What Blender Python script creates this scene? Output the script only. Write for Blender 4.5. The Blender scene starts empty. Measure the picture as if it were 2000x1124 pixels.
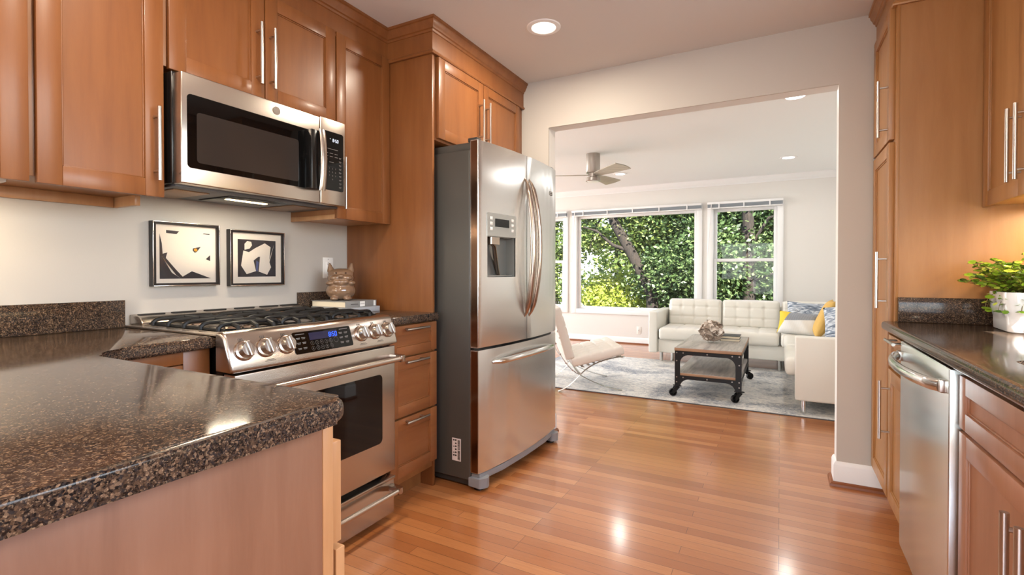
import bpy, bmesh, math, random
from mathutils import Vector, Matrix
from mathutils import noise as mnoise
random.seed(7)
S = bpy.context.scene
COL = S.collection
R = math.radians
# ---------------------------------------------------------------- camera
cam_d = bpy.data.cameras.new('camera'); cam = bpy.data.objects.new('camera', cam_d); COL.objects.link(cam)
cam.location = (0, 0, 1.128)
cam.rotation_euler = (R(90 - 0.636), 0, R(28.38))
cam_d.sensor_width = 36; cam_d.lens = 36 * 970.2 / 2000
cam_d.shift_y = -(562 - 541.3) / 2000
cam_d.clip_start = 0.02; cam_d.clip_end = 300
S.camera = cam
# ---------------------------------------------------------------- world, sun, exposure
S.view_settings.view_transform = 'Standard'; S.view_settings.look = 'None'
S.view_settings.gamma = 1; S.view_settings.use_curve_mapping = False
S.view_settings.exposure = 0.0
W = bpy.data.worlds.new('sky'); S.world = W; W.use_nodes = True
wn = W.node_tree; bg = wn.nodes['Background']
sky = wn.nodes.new('ShaderNodeTexSky'); sky.sky_type = 'NISHITA'; sky.sun_disc = False
sky.sun_elevation = R(48); sky.sun_rotation = R(70); sky.air_density = 1.0; sky.dust_density = 1.5; sky.ozone_density = 1.0
wn.links.new(sky.outputs[0], bg.inputs[0]); bg.inputs[1].default_value = 1.05
def add_light(name, kind, loc, energy, color=(1, 1, 1), size=0.1, size_y=None, rot=(0, 0, 0), shape=None, spread=None):
    d = bpy.data.lights.new(name, kind); d.energy = energy; d.color = color
    if kind == 'AREA':
        d.shape = shape or ('RECTANGLE' if size_y else 'SQUARE'); d.size = size
        if size_y: d.size_y = size_y
        if spread: d.spread = spread
    elif kind == 'SUN': d.angle = size
    else: d.shadow_soft_size = size
    o = bpy.data.objects.new(name, d); COL.objects.link(o); o.location = loc; o.rotation_euler = rot
    return o
# sun from the right, high, slightly from the camera's side so the trees are lit
add_light('sun', 'SUN', (5, -5, 20), 34.0, (1, .95, .85), size=R(0.6), rot=(R(40), R(22), 0))
# fill lights outside two added, unseen openings: kitchen back wall, living room left wall
add_light('back_fill_light', 'AREA', (-0.55, -3.42, 1.35), 95, (.93, .96, 1), size=2.6, size_y=2.0, rot=(R(90), 0, 0))
add_light('side_fill_light', 'AREA', (-6.85, 5.45, 1.4), 262, (1, .985, .96), size=3.4, size_y=1.7, rot=(R(90), 0, R(-90)))
add_light('sink_window_daylight', 'AREA', (1.30, .95, 1.64), 30, (.82, .91, 1), size=1.6, size_y=1.05, rot=(R(90), 0, R(90)))
# ---------------------------------------------------------------- constants
LW, RW = -2.22, 1.04            # kitchen left / right wall planes
OY0, OY1 = 3.117, 3.23          # wall with the wide opening
FY = 7.68                       # living room window wall
CH = 2.44                       # ceiling height
# ---------------------------------------------------------------- materials
def srgb(r, g, b):
    f = lambda c: (c / 255 / 12.92) if c / 255 <= .04045 else ((c / 255 + .055) / 1.055) ** 2.4
    return (f(r), f(g), f(b), 1)
def mat(name, col=(200, 200, 200), rough=.5, metal=0, **kw):
    m = bpy.data.materials.new(name); m.use_nodes = True
    b = m.node_tree.nodes['Principled BSDF']
    b.inputs['Base Color'].default_value = srgb(*col)
    b.inputs['Roughness'].default_value = rough; b.inputs['Metallic'].default_value = metal
    for k, v in kw.items():
        b.inputs[k.replace('_', ' ')].default_value = v
    return m
def nd(m, t, **kw):
    n = m.node_tree.nodes.new(t)
    for k, v in kw.items(): setattr(n, k, v)
    return n
def lk(m, a, b): m.node_tree.links.new(a, b)
def bsdf(m): return m.node_tree.nodes['Principled BSDF']
def coords(m, scale=(1, 1, 1), rot=(0, 0, 0), kind='Object'):
    tc = nd(m, 'ShaderNodeTexCoord'); mp = nd(m, 'ShaderNodeMapping')
    mp.inputs['Scale'].default_value = scale; mp.inputs['Rotation'].default_value = rot
    lk(m, tc.outputs[kind], mp.inputs['Vector']); return mp.outputs[0]
def noise_n(m, vec, scale, detail=4, rough=.5, dist=0):
    n = nd(m, 'ShaderNodeTexNoise'); n.inputs['Scale'].default_value = scale; n.inputs['Detail'].default_value = detail
    n.inputs['Roughness'].default_value = rough; n.inputs['Distortion'].default_value = dist
    if vec is not None: lk(m, vec, n.inputs['Vector'])
    return n.outputs['Fac']
def ramp(m, fac, stops, interp='LINEAR'):
    r = nd(m, 'ShaderNodeValToRGB'); r.color_ramp.interpolation = interp
    e = r.color_ramp.elements
    while len(e) < len(stops): e.new(.5)
    for el, (p, c) in zip(e, stops):
        el.position = p; el.color = srgb(*c) if len(c) == 3 else c
    lk(m, fac, r.inputs[0]); return r.outputs[0]
def mixc(m, fac, a, b, mode='MIX'):
    n = nd(m, 'ShaderNodeMix', data_type='RGBA', blend_type=mode)
    for k, v in ((0, fac), (6, a), (7, b)):
        if hasattr(v, 'is_linked'): lk(m, v, n.inputs[k])
        else: n.inputs[k].default_value = v
    return n.outputs[2]
def math_n(m, op, a, b=0.0):
    n = nd(m, 'ShaderNodeMath', operation=op)
    for k, v in ((0, a), (1, b)):
        if hasattr(v, 'is_linked'): lk(m, v, n.inputs[k])
        else: n.inputs[k].default_value = v
    return n.outputs[0]
def bump(m, h, strength=.2, dist=.01):
    b = nd(m, 'ShaderNodeBump'); b.inputs['Strength'].default_value = strength; b.inputs['Distance'].default_value = dist
    lk(m, h, b.inputs['Height']); lk(m, b.outputs[0], bsdf(m).inputs['Normal'])
def wood(name, c1, c2, c3, axis='z', rough=.4):
    m = mat(name, c1, rough)
    sc = {'z': (9, 9, .9), 'y': (9, .9, 9), 'x': (.9, 9, 9)}[axis]
    v = coords(m, sc)
    a = noise_n(m, v, 2.2, 5, .6, .4); b = noise_n(m, coords(m, (1.3, 1.3, .8)), 1.7, 3)
    c = ramp(m, a, [(.25, c2), (.5, c1), (.8, c3)])
    c = mixc(m, math_n(m, 'MULTIPLY', b, .55), c, srgb(*c2))
    fine = noise_n(m, coords(m, tuple(s * 14 for s in sc)), 3, 2)
    c = mixc(m, math_n(m, 'MULTIPLY', fine, .16), c, srgb(*c3))
    lk(m, c, bsdf(m).inputs['Base Color'])
    bsdf(m).inputs['Coat Weight'].default_value = .15; bsdf(m).inputs['Coat Roughness'].default_value = .2; bsdf(m).inputs['Specular IOR Level'].default_value = .4
    bump(m, fine, .03, .002)
    return m
WOOD = wood('maple_vertical', (130, 79, 40), (116, 67, 32), (142, 91, 49))
WOODH = wood('maple_horizontal', (142, 88, 49), (128, 76, 40), (154, 101, 60), 'y')
WOODB = wood('maple_box', (142, 92, 50), (128, 80, 42), (154, 104, 60))
WOODL = wood('maple_pale', (184, 136, 92), (168, 118, 76), (198, 154, 112))
WOODR = wood('maple_lit_right', (164, 115, 66), (150, 101, 55), (176, 129, 80))  # same maple, painted lighter where the right side is lit more brightly
def wall_paint(name, col, rough=.6):
    m = mat(name, col, rough)
    n = noise_n(m, coords(m), 180, 3); bump(m, n, .05, .002); return m
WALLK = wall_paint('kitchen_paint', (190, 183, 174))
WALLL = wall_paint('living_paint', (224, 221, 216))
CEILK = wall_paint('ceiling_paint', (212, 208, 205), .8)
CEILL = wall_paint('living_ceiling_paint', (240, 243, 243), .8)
TRIMW = mat('white_trim', (236, 236, 236), .35)
WHITEP = mat('white_plastic', (235, 232, 226), .35)
def steel(name, col=(196, 194, 190), rough=.22, ax='y', tangent=True, aniso=.6):
    m = mat(name, col, rough, 1)
    if aniso:
        bsdf(m).inputs['Anisotropic'].default_value = aniso
        t = nd(m, 'ShaderNodeTangent', direction_type='RADIAL', axis='Z'); lk(m, t.outputs[0], bsdf(m).inputs['Tangent'])
    return m
STEEL = steel('brushed_steel')
STEELW = steel('warm_steel', (194, 184, 174), .25)
STEELF = steel('fridge_steel', (222, 222, 220), .26)
STEELB = mat('bronze_handle_steel', (176, 160, 146), .22, 1)
CHROME = mat('chrome', (210, 209, 206), .18, 1)
NICKEL = mat('nickel', (196, 192, 186), .28, 1)
DGREY = mat('fridge_grey', (80, 77, 72), .38, .2)
n_ = noise_n(DGREY, coords(DGREY), 260, 2); bump(DGREY, n_, .25, .001)
MIDG = mat('mid_grey_plastic', (140, 142, 146), .4)
BLACK = mat('black_enamel', (16, 15, 15), .25)
IRON = mat('cast_iron', (13, 13, 14), .45, 0, Specular_IOR_Level=.35)
GLOSSB = mat('black_glass', (7, 6, 6), .03, 0, Specular_IOR_Level=.35)
SCREEN = mat('window_mesh_glass', (44, 39, 37), .06, 0)
DARKGAP = mat('dark_recess', (22, 18, 16), .8)
def emis(name, col, strength, base=(10, 10, 10)):
    m = mat(name, base, .4); b = bsdf(m)
    b.inputs['Emission Color'].default_value = srgb(*col); b.inputs['Emission Strength'].default_value = strength; return m
LENS = emis('lit_lens', (255, 246, 226), 5, (250, 250, 245))
LENSW = emis('lit_lens_white', (255, 255, 255), 4, (250, 250, 250))
BLUED = emis('blue_digits', (40, 90, 255), 3.0)
WHITED = emis('white_digits', (235, 240, 255), 1.6)
NAVY = emis('navy_display', (18, 8, 95), .35)
PRINTG = mat('printed_grey', (112, 108, 106), .5)
PRINTD = mat('printed_dark', (60, 54, 50), .5)
def granite():
    m = mat('brown_granite', (60, 48, 40), .11, 0)
    v = coords(m)
    def vor(s, r=1.0):
        n = nd(m, 'ShaderNodeTexVoronoi'); n.inputs['Scale'].default_value = s; n.inputs['Randomness'].default_value = r
        lk(m, v, n.inputs['Vector']); return n.outputs['Color']
    def sep(c):
        n = nd(m, 'ShaderNodeSeparateColor'); lk(m, c, n.inputs[0]); return n.outputs[0]
    big = ramp(m, sep(vor(300)), [(0, (28, 25, 24)), (.3, (76, 60, 48)), (.55, (108, 84, 64)), (.72, (54, 50, 50)), (.92, (148, 120, 96))], 'CONSTANT')
    sm = ramp(m, sep(vor(620)), [(0, (20, 18, 19)), (.4, (80, 62, 49)), (.68, (42, 38, 38)), (.9, (146, 122, 98))], 'CONSTANT')
    c = mixc(m, .5, big, sm)
    ch = noise_n(m, v, 26, 4, .6)
    c = mixc(m, ramp(m, ch, [(.45, (0, 0, 0)), (.7, (110, 110, 110))]), c, srgb(96, 74, 56))
    lk(m, c, bsdf(m).inputs['Base Color'])
    bsdf(m).inputs['Specular IOR Level'].default_value = .26
    return m
GRAN = granite()
def floor_mat():
    m = mat('oak_strip_floor', (186, 112, 64), .17)
    v = coords(m)
    b = nd(m, 'ShaderNodeTexBrick'); lk(m, v, b.inputs['Vector'])
    b.inputs['Scale'].default_value = 1; b.inputs['Brick Width'].default_value = .95; b.inputs['Row Height'].default_value = .057
    b.inputs['Mortar Size'].default_value = .0009; b.inputs['Mortar Smooth'].default_value = .3
    b.offset = .37; b.offset_frequency = 3
    b.inputs['Color1'].default_value = (0, 0, 0, 1); b.inputs['Color2'].default_value = (1, 1, 1, 1); b.inputs['Mortar'].default_value = (.5, .5, .5, 1)
    tone = ramp(m, b.outputs['Color'], [(0, (158, 94, 50)), (.35, (173, 108, 61)), (.7, (183, 119, 70)), (1, (196, 134, 84))])
    g = noise_n(m, coords(m, (3.2, 46, 1)), 2.4, 5, .62, .8)
    c = mixc(m, ramp(m, g, [(.4, (0, 0, 0)), (.72, (150, 150, 150))]), tone, srgb(142, 82, 46))
    pores = noise_n(m, coords(m, (18, 420, 1)), 1.4, 2)
    c = mixc(m, ramp(m, pores, [(.52, (0, 0, 0)), (.75, (90, 90, 90))]), c, srgb(140, 74, 38))
    c = mixc(m, b.outputs['Fac'], c, srgb(70, 34, 16))
    lk(m, c, bsdf(m).inputs['Base Color'])
    wob = noise_n(m, coords(m, (2.0, 17.5, 1)), 1.0, 1)
    sy = nd(m, 'ShaderNodeSeparateXYZ'); lk(m, v, sy.inputs[0])
    cup = math_n(m, 'MULTIPLY', math_n(m, 'COSINE', math_n(m, 'MULTIPLY', sy.outputs[1], 2 * math.pi / .057)), -.10)
    h = math_n(m, 'ADD', cup, math_n(m, 'SUBTRACT', math_n(m, 'MULTIPLY', wob, .55), b.outputs['Fac']))
    bump(m, h, .22, .004)
    rr = math_n(m, 'ADD', math_n(m, 'MULTIPLY', noise_n(m, v, 5, 3), .08), .26); lk(m, rr, bsdf(m).inputs['Roughness'])
    bsdf(m).inputs['Coat Weight'].default_value = .8; bsdf(m).inputs['Coat Roughness'].default_value = .15
    return m
FLOOR = floor_mat()
def glass_mat():
    m = bpy.data.materials.new('clear_glass'); m.use_nodes = True; t = m.node_tree; t.nodes.clear()
    o = t.nodes.new('ShaderNodeOutputMaterial'); mx = t.nodes.new('ShaderNodeMixShader'); tr = t.nodes.new('ShaderNodeBsdfTransparent')
    gl = t.nodes.new('ShaderNodeBsdfGlossy'); gl.inputs['Roughness'].default_value = .02; fr = t.nodes.new('ShaderNodeFresnel'); fr.inputs[0].default_value = 1.25
    t.links.new(fr.outputs[0], mx.inputs[0]); t.links.new(tr.outputs[0], mx.inputs[1]); t.links.new(gl.outputs[0], mx.inputs[2]); t.links.new(mx.outputs[0], o.inputs[0])
    return m
GLASS = glass_mat()
# ---------------------------------------------------------------- mesh helpers
def box(bm, x0, x1, y0, y1, z0, z1, bev=0, seg=2, M=None):
    x0, x1 = min(x0, x1), max(x0, x1); y0, y1 = min(y0, y1), max(y0, y1); z0, z1 = min(z0, z1), max(z0, z1)
    r = bmesh.ops.create_cube(bm, size=1)
    vs = r['verts']
    for v in vs:
        v.co = Vector(((x0 + x1) / 2 + v.co.x * (x1 - x0), (y0 + y1) / 2 + v.co.y * (y1 - y0), (z0 + z1) / 2 + v.co.z * (z1 - z0)))
    if bev:
        es = list({e for v in vs for e in v.link_edges})
        r = bmesh.ops.bevel(bm, geom=es, offset=bev, segments=seg, affect='EDGES', profile=.5)
        vs = list({v for f in r['faces'] for v in f.verts} | {v for v in vs if v.is_valid})
    if M is not None:
        for v in vs: v.co = M @ v.co
    return vs
def cyl(bm, p0, p1, r0, r1=None, n=20, cap=True):
    p0, p1 = Vector(p0), Vector(p1); r1 = r0 if r1 is None else r1
    d = (p1 - p0); L = d.length; q = d.to_track_quat('Z', 'Y').to_matrix().to_4x4()
    M = Matrix.Translation((p0 + p1) / 2) @ q
    bmesh.ops.create_cone(bm, cap_ends=cap, cap_tris=False, segments=n, radius1=r0, radius2=max(r1, 1e-5), depth=L, matrix=M)
def tube(bm, pts, r, n=10, flat=None, closed=False):
    """round or oval tube along points; r number or list; flat=(rx, ry) oval"""
    pts = [Vector(p) for p in pts]; k = len(pts)
    rs = r if isinstance(r, (list, tuple)) else [r] * k
    rings = []; up = Vector((0, 0, 1)); prev = None
    for i, p in enumerate(pts):
        a = pts[(i - 1) % k] if (i or closed) else p; b = pts[(i + 1) % k] if (i < k - 1 or closed) else p
        t = (b - a).normalized()
        if prev is None:
            s = t.cross(up)
            if s.length < .05: s = t.cross(Vector((0, 1, 0)))
        else: s = prev - t * prev.dot(t)
        s.normalize(); prev = s; w = s.cross(t).normalized()
        fx, fy = flat if flat else (1, 1)
        rings.append([bm.verts.new(p + s * math.cos(2 * math.pi * j / n) * rs[i] * fx + w * math.sin(2 * math.pi * j / n) * rs[i] * fy) for j in range(n)])
    m = k if closed else k - 1
    for i in range(m):
        A, B = rings[i], rings[(i + 1) % k]
        for j in range(n): bm.faces.new((A[j], A[(j + 1) % n], B[(j + 1) % n], B[j]))
    if not closed: bm.faces.new(rings[0]); bm.faces.new(rings[-1])
def lathe(bm, prof, c=(0, 0, 0), n=32, M=None, sx=1, sy=1):
    c = Vector(c); rings = []
    for r, z in prof:
        ring = []
        for j in range(n):
            a = 2 * math.pi * j / n; p = Vector((math.cos(a) * r * sx, math.sin(a) * r * sy, z))
            p = (M @ p) if M is not None else p + c
            ring.append(bm.verts.new(p))
        rings.append(ring)
    for A, B in zip(rings, rings[1:]):
        for j in range(n): bm.faces.new((A[j], A[(j + 1) % n], B[(j + 1) % n], B[j]))
    if prof[0][0] > 1e-4: bm.faces.new(rings[0])
    if prof[-1][0] > 1e-4: bm.faces.new(rings[-1])
    if min(prof[0][0], prof[-1][0]) <= 1e-4: bmesh.ops.remove_doubles(bm, verts=[v for r_ in (rings[0], rings[-1]) for v in r_], dist=2e-5)
def prism(bm, poly, a0, a1, axis='z', bev=0, seg=2):
    """extrude polygon (2D) between a0, a1 along axis. axis z: (x,y); y: (x,z); x: (y,z)"""
    def P(u, v, a): return {'z': (u, v, a), 'y': (u, a, v), 'x': (a, u, v)}[axis]
    A = [bm.verts.new(P(u, v, a0)) for u, v in poly]; B = [bm.verts.new(P(u, v, a1)) for u, v in poly]
    n = len(poly); fs = [bm.faces.new(A), bm.faces.new(B)]
    for i in range(n): fs.append(bm.faces.new((A[i], A[(i + 1) % n], B[(i + 1) % n], B[i])))
    if bev:
        es = list({e for f in fs[:2] for e in f.edges})
        bmesh.ops.bevel(bm, geom=es, offset=bev, segments=seg, affect='EDGES', profile=.5)
def sweep(bm, prof, path, closed=False):
    """prof: list of (out, z); path: list of (x, y); out is to the right of travel direction"""
    n = len(path); rings = []
    P = [Vector(p) for p in path]
    for i in range(n):
        d0 = (P[i] - P[i - 1]).normalized() if i > 0 else (P[1] - P[0]).normalized()
        d1 = (P[i + 1] - P[i]).normalized() if i < n - 1 else d0
        n0 = Vector((d0.y, -d0.x)); n1 = Vector((d1.y, -d1.x))
        mt = (n0 + n1); mt = mt / max(mt.dot(n0), 1e-6) if mt.length > 1e-6 else n0
        rings.append([bm.verts.new((P[i].x + mt.x * o, P[i].y + mt.y * o, z)) for o, z in prof])
    k = len(prof)
    for A, B in zip(rings, rings[1:]):
        for j in range(k): bm.faces.new((A[j], A[(j + 1) % k], B[(j + 1) % k], B[j]))
    bm.faces.new(rings[0]); bm.faces.new(rings[-1])
def rbox(bm, w, d, h, r, nx=16, ny=16, nz=4, puff=0, tuft=None, M=None, bulge=0):
    """soft cushion centred at origin (bottom at -h/2): rounded box with puff and tufts on +z"""
    W2, D2, H2 = w / 2, d / 2, h / 2
    def grid(fn, na, nb):
        vs = [[bm.verts.new(fn(2 * i / na - 1, 2 * j / nb - 1)) for j in range(nb + 1)] for i in range(na + 1)]
        for i in range(na):
            for j in range(nb): bm.faces.new((vs[i][j], vs[i + 1][j], vs[i + 1][j + 1], vs[i][j + 1]))
        return [v for row in vs for v in row]
    al = []
    al += grid(lambda a, b: Vector((a * W2, b * D2, H2)), nx, ny); al += grid(lambda a, b: Vector((a * W2, b * D2, -H2)), nx, ny)
    al += grid(lambda a, b: Vector((a * W2, D2, b * H2)), nx, nz); al += grid(lambda a, b: Vector((a * W2, -D2, b * H2)), nx, nz)
    al += grid(lambda a, b: Vector((W2, a * D2, b * H2)), ny, nz); al += grid(lambda a, b: Vector((-W2, a * D2, b * H2)), ny, nz)
    for v in al:
        p = v.co; u, q = p.x / W2, p.y / D2; top = p.z > H2 * .99
        # squeeze towards rounded box
        def sq(t, L, r): 
            return math.copysign(max(abs(t) - (L - r), 0), t)
        c = Vector((p.x - sq(p.x, W2, r), p.y - sq(p.y, D2, r), p.z - sq(p.z, H2, r))); o = p - c
        if o.length > 1e-9: p = c + o.normalized() * r
        fall = max(0, 1 - u * u) ** .5 * max(0, 1 - q * q) ** .5
        s = 1 if p.z > 0 else -.35
        p.z += s * puff * fall * (abs(p.z) / H2)
        if bulge:
            k = 1 - (p.z / H2) ** 2; p.x += math.copysign(bulge * k * max(0, 1 - q * q), p.x) if abs(u) > .98 else 0; p.y += math.copysign(bulge * k * max(0, 1 - u * u), p.y) if abs(q) > .98 else 0
        if tuft and p.z > H2 * .55: p.z -= tuft(p.x, p.y)
        v.co = M @ p if M is not None else p
    bmesh.ops.remove_doubles(bm, verts=al, dist=1e-5)
def tufts(xs, ys, depth, w=.012, dots=.0):
    def f(x, y):
        dx = min([abs(x - a) for a in xs] or [9]); dy = min([abs(y - a) for a in ys] or [9])
        g = max(math.exp(-(dx / w) ** 2), math.exp(-(dy / w) ** 2)) * depth
        if dots: g += dots * math.exp(-((dx * dx + dy * dy) / (w * 2.2) ** 2))
        return g
    return f
def pillow_mesh(bm, w, h, t, n=18, M=None):
    for s in (1, -1):
        vs = []
        for i in range(n + 1):
            row = []
            for j in range(n + 1):
                u, v = 2 * i / n - 1, 2 * j / n - 1
                k = (max(0, 1 - u ** 4) * max(0, 1 - v ** 4)) ** .6
                pinch = 1 - .07 * (1 - v * v) * (u * u) ; pinch2 = 1 - .07 * (1 - u * u) * (v * v)
                p = Vector((u * w / 2 * pinch, v * h / 2 * pinch2, s * t / 2 * k + .004 * math.sin(9 * u + 4 * v) * k))
                row.append(bm.verts.new(M @ p if M is not None else p))
            vs.append(row)
        for i in range(n):
            for j in range(n): bm.faces.new((vs[i][j], vs[i + 1][j], vs[i + 1][j + 1], vs[i][j + 1]))
    bmesh.ops.remove_doubles(bm, verts=bm.verts, dist=1e-5)
def text_into(bm, s, size, M, ext=.0006):
    c = bpy.data.curves.new('txt', 'FONT'); c.body = s; c.size = size; c.extrude = ext; c.align_x = 'CENTER'; c.align_y = 'CENTER'
    o = bpy.data.objects.new('txt', c); COL.objects.link(o)
    bpy.context.view_layer.update()
    me = bpy.data.meshes.new_from_object(o.evaluated_get(bpy.context.evaluated_depsgraph_get()))
    me.transform(M); bm.from_mesh(me)
    bpy.data.objects.remove(o); bpy.data.curves.remove(c); bpy.data.meshes.remove(me)
def basis(origin, u, v):
    u, v = Vector(u).normalized(), Vector(v).normalized(); n = u.cross(v)
    M = Matrix((( u.x, v.x, n.x, origin[0]), (u.y, v.y, n.y, origin[1]), (u.z, v.z, n.z, origin[2]), (0, 0, 0, 1))); return M
SEG7 = {'0': 'abcdef', '5': 'afgcd', '8': 'abcdefg'}
def digits_into(bm, s, h, M, t=None, slant=.12):
    w = h * .52; t = t or h * .13; x = 0
    for ch in s:
        for g in SEG7[ch]:
            a, b = {'a': ((0, h), (w, h)), 'd': ((0, 0), (w, 0)), 'g': ((0, h / 2), (w, h / 2)), 'f': ((0, h / 2), (0, h)), 'b': ((w, h / 2), (w, h)), 'e': ((0, 0), (0, h / 2)), 'c': ((w, 0), (w, h / 2))}[g]
            p, q = Vector((a[0], a[1])), Vector((b[0], b[1])); d = (q - p).normalized(); n = Vector((-d.y, d.x)) * t / 2; p = p + d * t * .5; q = q - d * t * .5
            vs = []
            for c in (p - n, q - n, q + n, p + n):
                vs.append((x + c.x + c.y * slant, c.y))
            A = [bm.verts.new(M @ Vector((c[0], c[1], 0))) for c in vs]; B = [bm.verts.new(M @ Vector((c[0], c[1], .0006))) for c in vs]
            bm.faces.new(A); bm.faces.new(B)
            for i in range(4): bm.faces.new((A[i], A[(i + 1) % 4], B[(i + 1) % 4], B[i]))
        x += w * 1.55
# ---------------------------------------------------------------- object helpers
def finish(o, me, m, smooth=True, ang=35):
    for mm in (m if isinstance(m, (list, tuple)) else [m]): me.materials.append(mm)
    if smooth:
        me.shade_smooth(); me.set_sharp_from_angle(angle=R(ang))
def obj(name, bm, m, parent=None, smooth=True, ang=35, shift=True, **props):
    bmesh.ops.recalc_face_normals(bm, faces=bm.faces)
    if parent is not None and shift:
        bmesh.ops.translate(bm, verts=bm.verts, vec=-world_of(parent))
    me = bpy.data.meshes.new(name); bm.to_mesh(me); bm.free()
    o = bpy.data.objects.new(name, me); COL.objects.link(o); finish(o, me, m, smooth, ang)
    if parent is not None: o.parent = parent
    for k, v in props.items(): o[k] = v
    return o
def world_of(o):
    v = Vector(o.location); p = o.parent
    while p: v += p.location; p = p.parent
    return v
LOCAL = set()
def thing(name, label, cat, loc=(0, 0, 0), rotz=0, group=None, local=False):
    o = bpy.data.objects.new(name, None); COL.objects.link(o); o.location = loc; o.rotation_euler = (0, 0, rotz)
    o.empty_display_size = .05
    o['label'] = label; o['category'] = cat
    if group: o['group'] = group
    if local: LOCAL.add(o.name)
    return o
def part(T, name, bm, m, **kw):
    root = T
    while root.parent: root = root.parent
    return obj(name, bm, m, T, shift=root.name not in LOCAL, **kw)
def tag(o, label, cat, group=None, kind=None):
    o['label'] = label; o['category'] = cat
    if group: o['group'] = group
    if kind: o['kind'] = kind
    return o
def struct(name, bm, m, **kw):
    o = obj(name, bm, m, **kw); o['kind'] = 'structure'; return o
def origin_to(o, p):
    p = Vector(p); o.data.transform(Matrix.Translation(-p)); o.location = p; return o
def cut(o, cutters):
    """subtract cutter bmeshes (in o's local space) from mesh object o"""
    tmp = []
    for c in cutters:
        bmesh.ops.recalc_face_normals(c, faces=c.faces)
        me = bpy.data.meshes.new('c'); c.to_mesh(me); c.free(); co = bpy.data.objects.new('c', me); COL.objects.link(co); tmp.append(co)
        co.matrix_world = Matrix.Identity(4)
        md = o.modifiers.new('b', 'BOOLEAN'); md.operation = 'DIFFERENCE'; md.solver = 'EXACT'; md.object = co
    par = o.parent; loc = o.location.copy(); o.parent = None; o.location = (0, 0, 0)
    bpy.context.view_layer.update()
    me = bpy.data.meshes.new_from_object(o.evaluated_get(bpy.context.evaluated_depsgraph_get()))
    old = o.data; o.modifiers.clear(); o.data = me; bpy.data.meshes.remove(old)
    o.parent = par; o.location = loc
    for c in tmp: bpy.data.objects.remove(c)
    me.shade_smooth(); me.set_sharp_from_angle(angle=R(30))
B = bmesh.new
# ================================================================ ROOM SHELL
b = B(); box(b, -6.6, 1.25, -3.5, FY + .15, -.12, 0); struct('floor', b, FLOOR, smooth=False)
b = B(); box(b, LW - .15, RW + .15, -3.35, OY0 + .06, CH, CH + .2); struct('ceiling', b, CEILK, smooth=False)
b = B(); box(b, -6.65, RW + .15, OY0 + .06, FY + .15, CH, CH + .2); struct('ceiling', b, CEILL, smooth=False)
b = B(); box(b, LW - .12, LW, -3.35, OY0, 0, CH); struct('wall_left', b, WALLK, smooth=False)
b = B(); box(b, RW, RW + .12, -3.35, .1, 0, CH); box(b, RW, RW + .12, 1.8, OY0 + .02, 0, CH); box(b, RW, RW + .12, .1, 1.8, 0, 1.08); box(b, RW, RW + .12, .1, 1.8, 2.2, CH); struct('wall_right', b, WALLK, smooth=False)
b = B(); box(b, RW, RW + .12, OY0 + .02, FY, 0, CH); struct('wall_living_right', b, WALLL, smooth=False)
# wall with the wide opening: kitchen face and living face share the slab; jamb and head carry the living room's white
OL, OR_, OT = -1.40, .266, 2.112
b = B(); ym = OY0 + .012
for x0, x1, z0, z1 in ((LW - .12, OL, 0, CH), (OR_, RW, 0, CH), (OL, OR_, OT, CH)): box(b, x0, x1, OY0, ym, z0, z1)
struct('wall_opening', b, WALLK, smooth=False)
b = B()
for x0, x1, z0, z1 in ((-6.5, OL, 0, CH), (OR_, RW, 0, CH), (OL, OR_, OT, CH)): box(b, x0, x1, ym, OY1, z0, z1)
struct('wall_opening_living_side', b, WALLL, smooth=False)
# far window wall with three window holes
ZB, ZT = .449, 2.10
WIN = [(-4.06, -3.09), (-3.01, -1.002), (-.932, .035)]
HOLE = [(-3.985, -3.165, .52, 2.03), (-2.945, -1.067, .51, 2.04), (-.865, -.03, .51, 2.04)]
b = B(); xs = [-6.5] + [v for h_ in HOLE for v in h_[:2]] + [RW + .12]
for i in range(0, len(xs), 2): box(b, xs[i], xs[i + 1], FY, FY + .15, 0, CH)
for h_ in HOLE: box(b, h_[0], h_[1], FY, FY + .15, 0, h_[2]); box(b, h_[0], h_[1], FY, FY + .15, h_[3], CH)
struct('wall_far', b, WALLL, smooth=False)
# living room left wall with an added opening (outside the frame), kitchen back wall with added glazing, both for fill light
b = B()
box(b, -6.65, -6.5, OY1 - .1, 3.7, 0, CH); box(b, -6.65, -6.5, 7.2, FY + .15, 0, CH); box(b, -6.65, -6.5, 3.7, 7.2, 0, .5); box(b, -6.65, -6.5, 3.7, 7.2, 2.2, CH)
struct('wall_living_left', b, WALLL, smooth=False)
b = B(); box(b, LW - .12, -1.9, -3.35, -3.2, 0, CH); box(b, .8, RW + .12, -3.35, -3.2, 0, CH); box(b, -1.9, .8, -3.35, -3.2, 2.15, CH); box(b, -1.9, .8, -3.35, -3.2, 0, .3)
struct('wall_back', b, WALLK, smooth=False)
def simple_frame(name, axis, p, a0, a1, z0, z1, mull):
    b = B(); w = .06
    cuts = [a0 + (a1 - a0) * i / mull for i in range(mull + 1)]
    def bb(u0, u1, z0_, z1_):
        if axis == 'y': box(b, u0, u1, p - .03, p + .03, z0_, z1_, .004)
        else: box(b, p - .03, p + .03, u0, u1, z0_, z1_, .004)
    bb(a0, a1, z0, z0 + w); bb(a0, a1, z1 - w, z1)
    for i, c in enumerate(cuts): bb(max(a0, c - w / 2), min(a1, c + w / 2) if i < mull else a1, z0 + w, z1 - w)
    f = obj(name, b, TRIMW); f['kind'] = 'structure'; return f
simple_frame('window_4', 'y', -3.27, -1.9, .8, .3, 2.15, 3)  # unseen glazing behind the camera, added to let fill light in
simple_frame('window_5', 'x', -6.57, 3.7, 7.2, .5, 2.2, 3)  # unseen side window, added to brighten the living room
simple_frame('window_6', 'x', RW + .07, .1, 1.8, 1.08, 2.2, 2)
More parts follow.
